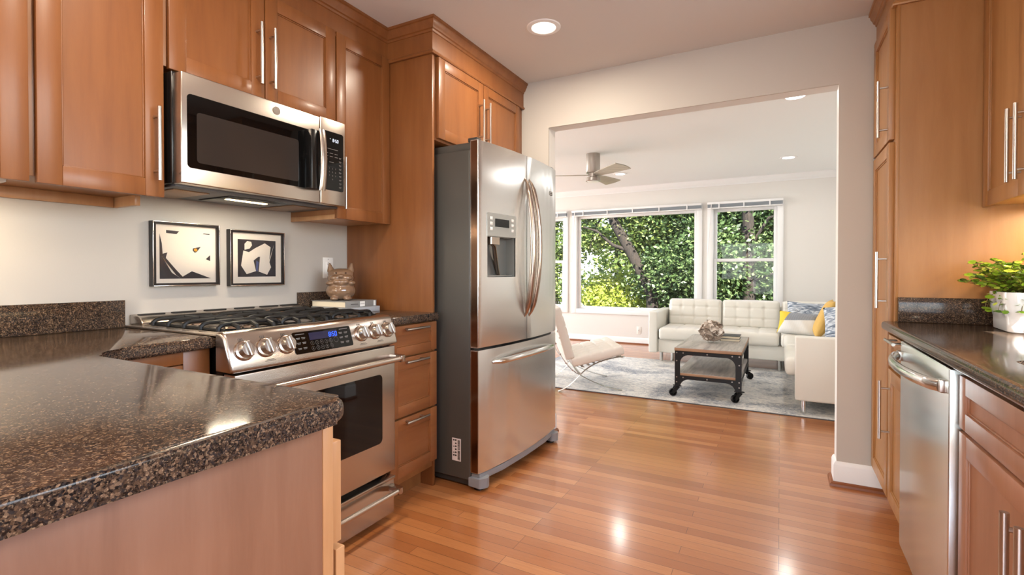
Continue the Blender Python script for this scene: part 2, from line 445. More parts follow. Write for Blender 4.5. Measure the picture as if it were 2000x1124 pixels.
# windows 1-3
def window(n, c0, c1, hole, dh):
    T = bpy.data.objects.new('window_%d' % n, None); COL.objects.link(T); T['kind'] = 'structure'; T.location = ((c0 + c1) / 2, FY, ZB)
    h0, h1, z0, z1 = hole
    b = B()     # casing
    box(b, c0, h0 + .008, FY - .02, FY, ZB, ZT + .02, .004); box(b, h1 - .008, c1, FY - .02, FY, ZB, ZT + .02, .004)
    box(b, h0, h1, FY - .02, FY, ZB, z0 + .008, .004); box(b, h0, h1, FY - .02, FY, z1 - .008, ZT + .02, .004)
    part(T, 'casing', b, TRIMW)
    b = B()     # jamb liner
    for x in (h0, h1 - .012): box(b, x, x + .012, FY, FY + .12, z0, z1)
    box(b, h0, h1, FY, FY + .12, z0, z0 + .012); box(b, h0, h1, FY, FY + .12, z1 - .012, z1)
    part(T, 'jamb', b, TRIMW)
    def sash(y, a0, a1, s0, s1, w):
        b = B()
        box(b, a0, a0 + w, y, y + .035, s0, s1, .004); box(b, a1 - w, a1, y, y + .035, s0, s1, .004)
        box(b, a0 + w, a1 - w, y, y + .035, s0, s0 + w, .004); box(b, a0 + w, a1 - w, y, y + .035, s1 - w, s1, .004)
        sh = part(T, 'sash', b, TRIMW)
        b = B(); box(b, a0 + w - .004, a1 - w + .004, y + .015, y + .019, s0 + w - .004, s1 - w + .004)
        part(sh, 'glass_pane', b, GLASS, smooth=False)
    if dh:
        zm = 1.29; sash(FY + .045, h0 + .012, h1 - .012, z0 + .012, zm + .02, .042); sash(FY + .082, h0 + .012, h1 - .012, zm - .02, z1 - .012, .042)
    else: sash(FY + .045, h0 + .012, h1 - .012, z0 + .012, z1 - .012, .04)
    return T
for i, ((c0, c1), h_) in enumerate(zip(WIN, HOLE)): window(i + 1, c0, c1, h_, i != 1)
# raised blinds: one per window
BL = mat('blind_slats', (158, 166, 174), .5)
def blind(c0, c1, label):
    T = thing('window_blind', label, 'blind', ((c0 + c1) / 2, FY - .05, 2.02), 0, 'raised window blinds')
    b = B(); box(b, c0, c1, FY - .075, FY - .021, 2.085, 2.118, .004); part(T, 'headrail', b, TRIMW)
    b = B(); z = 2.040
    while z < 2.084: box(b, c0 + .006, c1 - .006, FY - .072, FY - .024, z, z + .0035); z += .0058
    k = part(T, 'slats', b, BL, smooth=False)
    b = B(); box(b, c0 + .004, c1 - .004, FY - .072, FY - .024, 2.022, 2.038, .004); part(T, 'bottom_rail', b, TRIMW)
    n = max(3, int((c1 - c0) / .38))
    for j in range(n): b = B(); x = c0 + (c1 - c0) * (j + .5) / n; box(b, x - .008, x + .008, FY - .079, FY - .073, 2.022, 2.10, .001); part(T, 'clip', b, TRIMW)
    b = B(); tube(b, [(c0 + .06, FY - .085, 2.09), (c0 + .055, FY - .088, 2.03), (c0 + .005, FY - .085, 1.28)], .006, 8); part(T, 'tilt_wand', b, TRIMW)
blind(-4.05, -3.095, 'raised white blind on the window partly hidden behind the refrigerator')
blind(-3.005, -1.005, 'raised white blind across the wide picture window')
blind(-.93, .03, 'raised white blind on the double-hung window above the sofa')
# baseboards, crowns
def bb_profile(h, t, shoe=True): return [(0, 0), (t, 0), (t, h - .02), (t - .004, h - .008), (.004, h), (0, h)]
b = B(); sweep(b, bb_profile(.125, .014), [(OR_, OY1), (OR_, OY0), (.505, OY0)]); struct('baseboard_pier', b, TRIMW)
SHOE = mat('stained_shoe', (128, 72, 38), .35)
b = B(); sweep(b, [(.014, 0), (.032, 0), (.030, .012), (.022, .020), (.014, .022)], [(OR_, OY1), (OR_, OY0), (.505, OY0)]); struct('trim_1', b, SHOE)
b = B(); sweep(b, bb_profile(.125, .014), [(OL, OY0), (OL, OY1)]); struct('baseboard_jamb', b, TRIMW)
b = B(); sweep(b, [(.014, 0), (.032, 0), (.030, .012), (.022, .020), (.014, .022)], [(OL, OY0), (OL, OY1)]); struct('trim_2', b, SHOE)
b = B(); sweep(b, bb_profile(.1, .014), [(-6.5, OY1 + .02), (-6.5, FY), (RW, FY), (RW, OY1)]); struct('baseboard_living', b, TRIMW)
b = B(); sweep(b, [(.014, 0), (.03, 0), (.028, .012), (.02, .018), (.014, .019)], [(-6.5, FY), (RW, FY)]); struct('trim_3', b, SHOE)
b = B(); sweep(b, [(0, 2.357), (.008, 2.357), (.012, 2.368), (.03, 2.38), (.05, 2.405), (.058, 2.425), (.066, 2.44), (0, 2.44)], [(-6.5, OY1), (-6.5, FY), (RW, FY), (RW, OY1)]); struct('trim_4', b, TRIMW)
# ================================================================ CABINET HELPERS
def FP(face, p):
    """map (a, z, out) to world"""
    return {'+x': lambda a, z, o: (p + o, a, z), '-x': lambda a, z, o: (p - o, a, z), '+y': lambda a, z, o: (a, p + o, z)}[face]
def fbox(b, face, p, a0, a1, z0, z1, o0, o1, bev=0):
    f = FP(face, p); A, C = f(a0, z0, o0), f(a1, z1, o1); box(b, A[0], C[0], A[1], C[1], A[2], C[2], bev)
def shaker(face, p, a0, a1, z0, z1, rail=.057, t=.02, rec=.009):
    """front plane at p, thickness t behind"""
    b = B(); w = rail
    fbox(b, face, p, a0, a0 + w, z0, z1, -t, 0, .0018); fbox(b, face, p, a1 - w, a1, z0, z1, -t, 0, .0018)
    fbox(b, face, p, a0 + w, a1 - w, z0, z0 + w, -t, -.0002, .0012); fbox(b, face, p, a0 + w, a1 - w, z1 - w, z1, -t, -.0002, .0012)
    fbox(b, face, p, a0 + w - .003, a1 - w + .003, z0 + w - .003, z1 - w + .003, -t + .003, -rec)
    # small inner bead
    for (c0, c1, d0, d1) in ((a0 + w, a0 + w + .005, z0 + w, z1 - w), (a1 - w - .005, a1 - w, z0 + w, z1 - w), (a0 + w, a1 - w, z0 + w, z0 + w + .005), (a0 + w, a1 - w, z1 - w - .005, z1 - w)):
        fbox(b, face, p, c0, c1, d0, d1, -rec - .001, -rec + .004, .0015)
    return b
def bar_handle(face, p, a, z, L, vert=True, r=.006, out=.035):
    b = B(); f = FP(face, p)
    if vert:
        cyl(b, f(a, z - L / 2, out), f(a, z + L / 2, out), r, n=14)
        for s in (-1, 1): cyl(b, f(a, z + s * (L / 2 - .032), 0), f(a, z + s * (L / 2 - .032), out), r * .75, n=10)
    else:
        cyl(b, f(a - L / 2, z, out), f(a + L / 2, z, out), r, n=14)
        for s in (-1, 1): cyl(b, f(a + s * (L / 2 - .03), z, 0), f(a + s * (L / 2 - .03), z, out), r * .75, n=10)
    return b
def door(T, face, p, a0, a1, z0, z1, h=None, m=None, rail=.057, name='door', hl=.25, hv=True, hr=.006):
    d = part(T, name, shaker(face, p, a0, a1, z0, z1, rail), m or WOOD)
    if h: part(d, 'handle', bar_handle(face, p, h[0], h[1], hl, hv, hr), NICKEL)
    return d
def cab_body(T, x0, x1, y0, y1, z0, z1, m=None, name='body', bev=.001):
    b = B(); box(b, x0, x1, y0, y1, z0, z1, bev); return part(T, name, b, m or WOODB)
# ================================================================ LEFT UPPER CABINETS
UF, UB = -1.885, -1.905
def upper(loc_y, y0, y1, z0, label, z1=2.29):
    T = thing('wall_cabinet', label, 'cabinet', (LW, (y0 + y1) / 2, z0), 0, 'upper cabinets on the left wall')
    return T
T = upper(0, .22, .597, 1.385, 'partly visible brown upper cabinet at the left frame edge beside the wide-doored one')
cab_body(T, LW, UB, .22, .597, 1.405, 2.29); door(T, '+x', UF, .225, .595, 1.385, 2.285, rail=.06)
T = upper(0, .6, .954, 1.385, 'tall single-door brown upper cabinet left of the microwave')
cab_body(T, LW, UB, .6, .952, 1.405, 2.29); door(T, '+x', UF, .612, .948, 1.385, 2.285, (.917, 1.562), rail=.058)
for y0, y1 in ((.6, .952),):
    b = B(); box(b, LW + .001, LW + .018, y0, y1 - .02, 1.368, 1.405, .001); box(b, LW, UB - .15, y1 - .018, y1, 1.368, 1.405, .001); part(T, 'bottom_rail', b, WOODL)
T = upper(0, .955, 1.71, 1.83, 'two-door brown upper cabinet directly above the microwave')
cab_body(T, LW, UB, .956, 1.708, 1.85, 2.29)
door(T, '+x', UF, .966, 1.332, 1.84, 2.285, (1.297, 2.014)); door(T, '+x', UF, 1.337, 1.706, 1.84, 2.285, (1.357, 2.012))
T = upper(0, 1.712, 2.085, 1.385, 'narrow single-door brown upper cabinet between microwave and refrigerator panel')
cab_body(T, LW, UB, 1.712, 2.085, 1.405, 2.29)
b = B(); box(b, LW, UB, 1.712, 1.728, 1.383, 1.405, .001); box(b, LW, UB, 1.728, 2.085, 1.392, 1.405); part(T, 'side_rail', b, WOODL)
door(T, '+x', UF, 1.714, 2.083, 1.385, 2.285, (1.736, 1.556))
# ================================================================ REFRIGERATOR SURROUND + CABINET OVER IT
T = thing('refrigerator_cabinet', 'deep two-door honey cabinet with tall side panel around the refrigerator', 'cabinet', (LW, 2.6, 0))
b = B(); box(b, LW + .002, -1.60, 2.087, 2.105, 0, CH - .02, .0015); part(T, 'side_panel', b, WOOD)
b = B(); box(b, LW + .002, -1.605, 2.105, OY0 - .002, 1.82, 2.29, .001); part(T, 'body', b, WOOD)
door(T, '+x', -1.585, 2.125, 2.573, 1.832, 2.258, (2.521, 2.022), rail=.055); door(T, '+x', -1.585, 2.578, 3.047, 1.832, 2.258, (2.595, 2.021), rail=.055)
# crown along left cabinets
CP = [(-.02, 2.262), (.014, 2.262), (.018, 2.268), (.016, 2.276), (.008, 2.282), (.008, 2.372), (.013, 2.374), (.015, 2.384), (.022, 2.388), (.026, 2.400), (.034, 2.412), (.036, 2.424), (.042, 2.427), (.042, 2.44), (-.02, 2.44)]
b = B(); sweep(b, CP, [(UB, -.6), (UB, 2.087), (-1.60, 2.087), (-1.60, OY0)])
o = obj('crown_molding', b, WOOD, ang=25); tag(o, 'stepped brown crown molding above the range-side cabinets up to the ceiling', 'molding')
# ================================================================ LEFT BASE CABINETS
def base_shell(T, x0, x1, y0, y1, face, toe=.075, m=None, top=.874):
    """body with toe-kick recess on the given face"""
    b = B(); box(b, x0, x1, y0, y1, .105, top, .001)
    if face == '+x': box(b, x0, x1 - toe, y0, y1, 0, .105)
    elif face == '-x': box(b, x0 + toe, x1, y0, y1, 0, .105)
    else: box(b, x0, x1, y0, y1 - toe, 0, .105)
    part(T, 'body', b, m or WOODB)
T = thing('drawer_cabinet', 'brown three-drawer base cabinet between range and refrigerator', 'cabinet', (LW, 1.92, 0))
base_shell(T, LW, -1.605, 1.742, 2.086, '+x')
b = B(); box(b, LW + .1, -1.60, 2.0865, 2.1045, 0, .10); b.free()
for z0, z1, hz in ((.722, .868, .851), (.432, .712, .695), (.143, .422, .407)):
    d = part(T, 'drawer', shaker('+x', -1.583, 1.747, 2.100, z0, z1, .045 if z1 - z0 < .2 else .055), WOODH)
    part(d, 'handle', bar_handle('+x', -1.583, 1.91, hz, .17, False), NICKEL)
T = thing('corner_base_cabinet', 'brown corner base cabinet with filler strip left of the range', 'cabinet', (LW, .78, 0))
base_shell(T, LW, -1.675, .605, .97, '+x')
b = B(); box(b, -1.676, -1.66, .885, .968, .105, .874, .001); cyl(b, (-1.6601, .93, .845), (-1.659, .93, .845), .002, n=8); part(T, 'filler_strip', b, WOOD)
b = B(); box(b, -1.676, -1.655, .605, .883, .835, .874, .001); part(T, 'rail', b, WOOD)
part(T, 'door', shaker('+x', -1.655, .64, .882, .115, .832, .05), WOOD)
# peninsula
T = thing('peninsula_cabinet', 'rosy wood peninsula base cabinet with flat end panel below the granite overhang', 'cabinet', (-1.2, .2, 0))
PANEL = wood('maple_rosy', (138, 96, 72), (124, 83, 60), (152, 110, 86))
base_shell(T, LW + .002, -.70, -.25, .600, '+y', m=WOODB)
b = B(); box(b, -.70, -.685, -.25, .588, 0, .874, .001); part(T, 'end_panel', b, PANEL)
b = B(); box(b, -.701, -.683, .588, .610, .0, .874, .0015); part(T, 'corner_stile', b, WOODL)
xe = -.688
for i in range(2):
    x1 = xe - i * .45; x0 = x1 - .445
    d = part(T, 'drawer', shaker('+y', .632, x0, x1, .648, .828, .045), WOODL); part(d, 'handle', bar_handle('+y', .632, (x0 + x1) / 2, .78, .17, False), NICKEL)
    d = part(T, 'door', shaker('+y', .636, x0, x1 + .004, .112, .638, .055), WOODL); part(d, 'handle', bar_handle('+y', .636, x0 + .03 if i == 0 else x1 - .03, .5, .2, True), NICKEL)
# countertops
def round_poly(pts, rad):
    """pts list of (x,y,r) -> rounded polygon"""
    out = []; n = len(pts)
    for i in range(n):
        p = Vector(pts[i][:2]); r = pts[i][2]
        if r <= 0: out.append(tuple(p)); continue
        a = Vector(pts[i - 1][:2]); c = Vector(pts[(i + 1) % n][:2]); u = (a - p).normalized(); v = (c - p).normalized()
        ang = u.angle(v); t = r / math.tan(ang / 2); s = p + u * t; e = p + v * t
        cen = p + (u + v).normalized() * (r / math.sin(ang / 2))
        a0 = math.atan2(s.y - cen.y, s.x - cen.x); a1 = math.atan2(e.y - cen.y, e.x - cen.x); d = (a1 - a0 + math.pi) % (2 * math.pi) - math.pi
        for k in range(9): w = a0 + d * k / 8; out.append((cen.x + math.cos(w) * r, cen.y + math.sin(w) * r))
    return out
poly = round_poly([(LW, -.32, 0), (-.64, -.32, .03), (-.64, .612, .032), (-1.615, .606, .10), (-1.63, .974, 0), (LW, .974, 0)], 0)
b = B(); prism(b, poly, .876, .914, 'z', .014, 5)
o = obj('countertop', b, GRAN, ang=50); tag(o, 'L-shaped brown speckled granite countertop running onto the peninsula', 'countertop')
b = B(); prism(b, round_poly([(LW, 1.737, 0), (-1.565, 1.737, 0), (-1.565, 2.108, .02), (-1.599, 2.108, 0), (-1.599, 2.086, 0), (LW, 2.086, 0)], 0), .876, .914, 'z', .009, 3)
o = obj('countertop', b, GRAN, ang=50); tag(o, 'short granite countertop under the stacked books right of the range', 'countertop')
b = B(); box(b, LW, LW + .02, -.3, .966, .9145, 1.018, .0015)
o = obj('backsplash', b, GRAN); tag(o, 'low granite backsplash strip on the wall left of the range', 'backsplash')
b = B(); box(b, LW, LW + .02, 1.745, 2.086, .9145, 1.018, .0015)
o = obj('backsplash', b, GRAN); tag(o, 'short low granite backsplash strip behind the ceramic figurine', 'backsplash')
# ================================================================ RIGHT SIDE
PF = .412      # pantry / base door front plane
PY = 2.66
T = thing('pantry_cabinet', 'tall pantry cabinet with two stacked doors beside the right end of the opening', 'cabinet', (RW, 2.9, 0))
b = B(); box(b, PF + .02, RW - .002, PY, OY0 - .002, .105, 2.42, .001); box(b, PF + .095, RW - .002, PY, OY0 - .002, 0, .105); part(T, 'body', b, WOODR)
b = B(); box(b, PF + .021, RW - .002, PY - .002, PY, .915, 2.28); box(b, PF + .021, PF + .032, PY - .006, PY - .002, .915, 2.28, .001); part(T, 'side_panel', b, WOODR)
door(T, '-x', PF, 2.68, 3.095, 1.70, 2.275, (2.715, 1.845), WOODR, hl=.25); door(T, '-x', PF, 2.68, 3.095, .14, 1.688, (2.715, 1.09), WOODR, hl=.25)
CPR = [(o_, z) for o_, z in CP]
b = B(); sweep(b, CPR, [(PF + .02, OY0), (PF + .02, PY), (.735, PY), (.735, 2.25)][::1]); o = obj('crown_molding', b, WOODR, ang=25); tag(o, 'brown crown molding atop the tall pantry at the upper right', 'molding')
# extra handle mid pantry (lower leaf)
T = thing('base_cabinet', 'narrow base cabinet with one drawer and door between pantry and dishwasher', 'cabinet', (RW, 2.5, 0))
base_shell(T, PF + .02, RW - .002, 2.318, PY - .002, '-x', m=WOODR)
d = part(T, 'drawer', shaker('-x', PF, 2.328, 2.655, .722, .858, .045), WOODR); part(d, 'handle', bar_handle('-x', PF, 2.42, .85, .17, False), NICKEL)
d = part(T, 'door', shaker('-x', PF, 2.328, 2.655, .14, .710, .055), WOODR); part(d, 'handle', bar_handle('-x', PF, 2.62, .535, .25), NICKEL)
T = thing('sink_base_cabinet', 'rosy sink base cabinet with a false drawer front over two doors', 'cabinet', (RW, 1.2, 0))
SINKW = wood('maple_sink', (158, 108, 80), (144, 95, 68), (172, 122, 95))
b = B()
for y0, y1 in ((.775, .793), (1.679, 1.697)): box(b, PF + .02, RW - .002, y0, y1, .105, .874, .001)
box(b, PF + .02, RW - .002, .793, 1.679, .105, .123); box(b, RW - .02, RW - .002, .793, 1.679, .123, .66); box(b, PF + .02, PF + .04, .793, 1.679, .123, .874); box(b, PF + .095, RW - .002, .775, 1.697, 0, .105)
part(T, 'body', b, WOODB)
part(T, 'false_front', shaker('-x', PF, .783, 1.690, .722, .858, .045), SINKW)
d = part(T, 'door', shaker('-x', PF, 1.239, 1.690, .12, .712, .055), SINKW); part(d, 'handle', bar_handle('-x', PF, 1.272, .545, .25, r=.0075), NICKEL)
d = part(T, 'door', shaker('-x', PF, .783, 1.234, .12, .712, .055), SINKW); part(d, 'handle', bar_handle('-x', PF, 1.205, .545, .25, r=.0075), NICKEL)
T = thing('base_cabinet', 'base cabinet with drawer next to the sink cabinet, beyond the frame edge', 'cabinet', (RW, .35, 0))
base_shell(T, PF + .02, RW - .002, -.3, .772, '-x', m=WOODB)
for i in range(2): part(T, 'door', shaker('-x', PF, -.29 + i * .53, .235 + i * .53, .12, .858, .055), SINKW)
# right countertop with sink cut-out
b = B(); prism(b, [(.387, -.32), (.387, PY - .003), (RW, PY - .003), (RW, -.32)], .876, .914, 'z', .014, 5)
ctr = obj('countertop', b, GRAN, ang=50); tag(ctr, 'long brown granite countertop with sink along the right side', 'countertop')
c = B(); prism(c, round_poly([(.49, .84, .05), (.49, 1.635, .05), (.93, 1.635, .05), (.93, .84, .05)], 0), .8, 1.0, 'z'); cut(ctr, [c])
T = thing('sink', 'steel undermount sink set into the right countertop, its corner at the frame edge', 'sink', (.7, 1.24, .72))
b = B(); x0, x1, y0, y1 = .492, .928, .842, 1.633
box(b, x0, x0 + .004, y0, y1, .70, .88); box(b, x1 - .004, x1, y0, y1, .70, .88); box(b, x0, x1, y0, y0 + .004, .70, .88); box(b, x0, x1, y1 - .004, y1, .70, .88); box(b, x0, x1, y0, y1, .696, .702)
part(T, 'basin', b, STEEL); b = B(); cyl(b, (.71, 1.24, .702), (.71, 1.24, .706), .045, n=24); part(T, 'drain', b, CHROME)
b = B(); box(b, PF + .03, RW, PY - .024, PY - .003, .9145, 1.018, .0015)
o = obj('backsplash', b, GRAN); tag(o, 'granite side splash against the pantry panel behind the potted plant', 'backsplash')
b = B(); box(b, RW - .02, RW, -.3, PY - .025, .9145, 1.018, .0015)
o = obj('backsplash', b, GRAN); tag(o, 'granite backsplash along the right wall behind the sink', 'backsplash')
# right uppers
UR = .71
T = thing('wall_cabinet', 'brown two-door upper cabinet at the upper right above the potted plant', 'cabinet', (RW, 2.3, 1.39))
b = B(); box(b, UR + .02, RW - .002, 1.93, PY - .003, 1.40, 2.34, .001); part(T, 'body', b, WOODB)
b = B(); box(b, UR + .025, RW - .002, 1.95, PY - .004, 1.392, 1.40); part(T, 'underside', b, WOODL)
door(T, '-x', UR, 2.257, 2.652, 1.385, 2.33, (2.29, 1.556), WOODR, hl=.25); door(T, '-x', UR, 1.94, 2.252, 1.385, 2.33, (2.222, 1.556), WOODR, hl=.25)
# ================================================================ RANGE
RY0, RY1 = .975, 1.735
T = thing('range', 'stainless slide-in gas range with six front knobs under the microwave', 'stove', (-1.9, 1.355, 0))
b = B(); box(b, -2.2, -1.615, RY0 + .008, RY1 - .003, .03, .905, .002); part(T, 'body', b, BLACK)
for x in (-2.1, -1.66):
    for y in (RY0 + .05, RY1 - .05):
        b = B(); cyl(b, (x, y, 0), (x, y, .03), .018, n=14); part(T, 'leg', b, BLACK)
b = B(); box(b, -2.215, -1.595, RY0 - .012, RY1 + .004, .915, .922, .002); box(b, -2.2, -1.62, RY0 + .02, RY1 - .02, .921, .924, .001); part(T, 'cooktop', b, STEELW)
b = B()
prism(b, [(-2.218, .922), (-2.13, .922), (-2.122, .932), (-2.135, .948), (-2.16, .957), (-2.20, .962), (-2.218, .960)], RY0 + .012, RY1 - .012, 'y', .006, 3)
vt = part(T, 'vent_trim', b, STEELW)
b = B(); ys = [1.045, 1.165, 1.295, 1.43, 1.555, 1.665]
for y in ys:
    prism(b, round_poly([(-2.188, y - .048, .009), (-2.166, y - .048, .009), (-2.166, y + .048, .009), (-2.188, y + .048, .009)], 0), .952, .9625, 'z')
part(T, 'vent_slots', b, DARKGAP)
# burners
for (x, y, r) in ((-1.76, 1.13, .045), (-2.0, 1.13, .038), (-1.88, 1.355, .05), (-1.76, 1.58, .05), (-2.0, 1.58, .038)):
    b = B(); lathe(b, [(0, .924), (r * 1.35, .924), (r * 1.3, .928), (r * .95, .931), (r * .95, .934), (0, .934)], (x, y, 0), 28); bn = part(T, 'burner', b, STEELB)
    b = B(); lathe(b, [(0, .934), (r * .8, .934), (r * .84, .937), (r * .78, .941), (0, .942)], (x, y, 0), 28); part(bn, 'burner_cap', b, IRON)
# grates
for gi in range(3):
    g0 = RY0 + .022 + gi * .2413; g1 = g0 + .233
    b = B()
    xs_ = (-2.105, -1.635)
    tube(b, [(xs_[0], g0 + .01, .929), (xs_[1], g0 + .01, .929), (xs_[1], g1 - .01, .929), (xs_[0], g1 - .01, .929)], .005, 8, closed=True)
    for x in [xs_[0] + .03 + k * .1025 for k in range(5)]:
        tube(b, [(x, g0 + .004, .926), (x, g0 + .004, .936), (x, g0 + .014, .944), (x, g0 + .03, .947), (x, (g0 + g1) / 2, .948), (x, g1 - .03, .947), (x, g1 - .014, .944), (x, g1 - .004, .936), (x, g1 - .004, .926)], .0080, 8)
    for y in ((g0 + g1) / 2,):
        tube(b, [(xs_[1] + .012, y, .926), (xs_[1] + .008, y, .938), (xs_[1] - .015, y, .947), (-1.87, y, .949), (xs_[0] + .015, y, .947), (xs_[0] - .006, y, .938), (xs_[0] - .008, y, .926)], .0078, 8)
    for s in (g0 + .05, g1 - .05):
        tube(b, [(xs_[1] + .010, s, .926), (xs_[1] + .006, s, .938), (xs_[1] - .02, s, .945), (xs_[1] - .09, s, .946)], .0078, 8)
    part(T, 'grate', b, IRON)
# control panel: sloped front
PROF = [(-1.615, .800), (-1.538, .800), (-1.530, .806), (-1.529, .814), (-1.562, .912), (-1.570, .923), (-1.585, .930), (-1.615, .930)]
b = B(); prism(b, PROF, .957, 1.739, 'y', .011, 4); part(T, 'control_panel', b, STEELW)
P0, P1 = Vector((-1.529, 0, .814)), Vector((-1.562, 0, .912)); PV = (P1 - P0).normalized(); PN = Vector((PV.z, 0, -PV.x)).normalized()
def pp(y, t, out=0): p = P0 + PV * t + PN * out; return Vector((p.x, y, p.z))   # point on the panel: t metres above lower edge
def pbasis(y, t, out=0): return basis(pp(y, t, out), (0, 1, 0), PV)
for ky in (1.012, 1.090, 1.170, 1.530, 1.608, 1.687):
    M = pbasis(ky, .056)
    b = B(); lathe(b, [(0, 0), (.033, 0), (.034, .004), (.032, .008), (.028, .010), (0, .010)], n=36, M=M); kb = part(T, 'knob', b, STEELB)
    b = B(); lathe(b, [(0, .010), (.0245, .010), (.0235, .024), (.021, .030), (0, .031)], n=36, M=M)
    MM = M @ Matrix.Rotation(R(8), 4, 'Z')
    box(b, -.0065, .0065, -.0255, .0255, .022, .040, .003, 3, M=MM); part(kb, 'knob_grip', b, NICKEL)
# display
DM = pbasis(1.338, .053, .0)
b = B(); prism(b, round_poly([(-.137, -.040, .008), (.137, -.040, .008), (.137, .042, .008), (-.137, .042, .008)], 0), -.002, .0022, 'z'); b.transform(DM); dp = part(T, 'display_panel', b, GLOSSB)
b = B(); box(b, -.066, .066, .006, .034, .0022, .0027, M=DM); part(dp, 'clock_window', b, NAVY)
b = B(); digits_into(b, '8', .0165, DM @ Matrix.Translation((.024, .010, .003))); digits_into(b, '50', .0165, DM @ Matrix.Translation((.040, .010, .003)))
for yy in (.014, .022): box(b, .0365, .0380, yy, yy + .0016, .003, .0036, M=DM)
part(dp, 'clock_digits', b, BLUED)
b = B()
for r_, z in enumerate((-.006, -.026)):
    for k in range(5):
        x = -.058 + k * .0215; tube(b, [DM @ Vector((x + .0075 * math.cos(a), z + .0075 * math.sin(a), .0026)) for a in [i * math.pi / 7 for i in range(14)]], .0004, 4, closed=True)
        text_into(b, str((r_ * 5 + k + 1) % 10), .008, DM @ Matrix.Translation((x, z, .0026)), .0002)
tube(b, [DM @ Vector((.0545 + .0105 * math.cos(a), -.005 + .0105 * math.sin(a), .0026)) for a in [i * math.pi / 7 for i in range(14)]], .0005, 4, closed=True)
for x in (-.115, -.092, .083, .11):
    for z in (.018, 0, -.02):
        box(b, x - .009, x + .008, z, z + .0022, .0022, .0027, M=DM); box(b, x - .007, x + .006, z - .004, z - .0022, .0022, .0027, M=DM)
box(b, -.125, -.085, .032, .034, .0022, .0027, M=DM); box(b, .08, .122, .032, .034, .0022, .0027, M=DM)
part(dp, 'touch_buttons', b, PRINTG, smooth=False)
b = B()
for ky in (1.012, 1.090, 1.170, 1.530, 1.608, 1.687):
    M = pbasis(ky - .004, .094)
    for (x0, x1, z0, z1) in ((-.008, -.006, -.005, .005), (.006, .008, -.005, .005), (-.006, .006, .004, .005), (-.006, .006, -.005, -.004), (-.003, .003, -.002, .002), (-.006, .006, -.0085, -.0072)): box(b, x0, x1, z0, z1, 0, .0004, M=M)
for y in (1.10, 1.53, 1.63): 
    M = pbasis(y, .013); box(b, -.014, .014, 0, .002, 0, .0004, M=M); box(b, -.02, .02, -.004, -.0025, 0, .0004, M=M)
part(T, 'knob_markings', b, PRINTD, smooth=False)
# oven door
OX = -1.54
b = B(); box(b, -1.60, OX, RY0 + .002, RY1 - .004, .226, .792, .004, 3); od = part(T, 'oven_door', b, STEELW)
b = B(); prism(b, round_poly([(1.062, .372, .022), (1.648, .372, .022), (1.648, .676, .022), (1.062, .676, .022)], 0), OX - .004, OX + .0012, 'x'); part(od, 'oven_window', b, GLOSSB)
def rail_handle(T, x, z, y0, y1, m, r=.0125, out=.062, end=.034):
    b = B(); cyl(b, (x + out, y0 + end, z), (x + out, y1 - end, z), r, n=24)
    for k in range(3): pass
    h = part(T, 'handle', b, m)
    for s, ye in ((1, y0), (-1, y1)):
        b = B()
        prism(b, round_poly([(x - .0, ye + s * .002, 0), (x + .0, ye + s * .034, 0), (x + out - .02, ye + s * .040, .01), (x + out + r * 1.15, ye + s * .040, .004), (x + out + r * 1.15, ye + s * .012, .01)], 0), z - r * 1.2, z + r * 1.2, 'z', .003, 2)
        part(h, 'handle_bracket', b, STEELB)
rail_handle(od, OX, .742, RY0 + .004, RY1 - .006, STEELW)
b = B(); box(b, -1.60, OX - .006, RY0 + .002, RY1 - .004, .03, .196, .004, 3); dr = part(T, 'warming_drawer', b, STEELW)
b = B(); box(b, -1.60, OX + .001, RY0 + .002, RY1 - .004, .185, .199, .003, 2); part(dr, 'drawer_lip', b, STEELW)
rail_handle(dr, OX - .006, .150, RY0 + .004, RY1 - .006, STEELW, .011, .055)
# ================================================================ MICROWAVE
MX = -1.815
T = thing('microwave', 'stainless over-range microwave mounted under the two-door cabinet', 'microwave', (LW, 1.33, 1.43))
b = B(); box(b, LW + .002, -1.865, .962, 1.704, 1.437, 1.826, .002); part(T, 'body', b, BLACK)
def front_slab(y0, y1, z0, z1): 
    b = B(); box(b, -1.866, MX, y0, y1, z0, z1, .004, 3); return b
d = part(T, 'door', front_slab(.967, 1.552, 1.434, 1.820), STEELW)
b = B(); prism(b, round_poly([(.986, 1.490, .014), (1.556, 1.490, .004), (1.556, 1.748, .004), (.986, 1.748, .014)], 0), MX - .003, MX + .0012, 'x'); part(d, 'door_glass', b, GLOSSB)
b = B(); prism(b, round_poly([(1.018, 1.512, .012), (1.440, 1.512, .012), (1.440, 1.690, .012), (1.018, 1.690, .012)], 0), MX + .001, MX + .0018, 'x'); part(d, 'viewing_window', b, SCREEN)
b = B(); box(b, MX, MX + .046, 1.470, 1.508, 1.484, 1.742, .004); 
hb = part(d, 'handle_back', b, BLACK)
b = B()
pts = [(MX + .050, 1.521 , 1.482), (MX + .054, 1.521, 1.50), (MX + .060, 1.521, 1.55), (MX + .063, 1.521, 1.615), (MX + .060, 1.521, 1.68), (MX + .054, 1.521, 1.73), (MX + .050, 1.521, 1.746)]
tube(b, pts, .016, 14, flat=(1.0, .45)); part(d, 'handle', b, STEELW)
b = B(); box(b, MX, MX + .05, 1.505, 1.53, 1.486, 1.498, .002); box(b, MX, MX + .05, 1.505, 1.53, 1.730, 1.742, .002); part(d, 'handle_mount', b, BLACK)
c = part(T, 'control_section', front_slab(1.555, 1.700, 1.434, 1.826), STEELW)
b = B(); prism(b, round_poly([(1.560, 1.500, .004), (1.686, 1.500, .010), (1.686, 1.768, .010), (1.560, 1.768, .004)], 0), MX - .003, MX + .0014, 'x'); kp = part(c, 'keypad', b, GLOSSB)
MM_ = basis((MX + .0016, 1.625, 1.73), (0, 1, 0), (0, 0, 1))
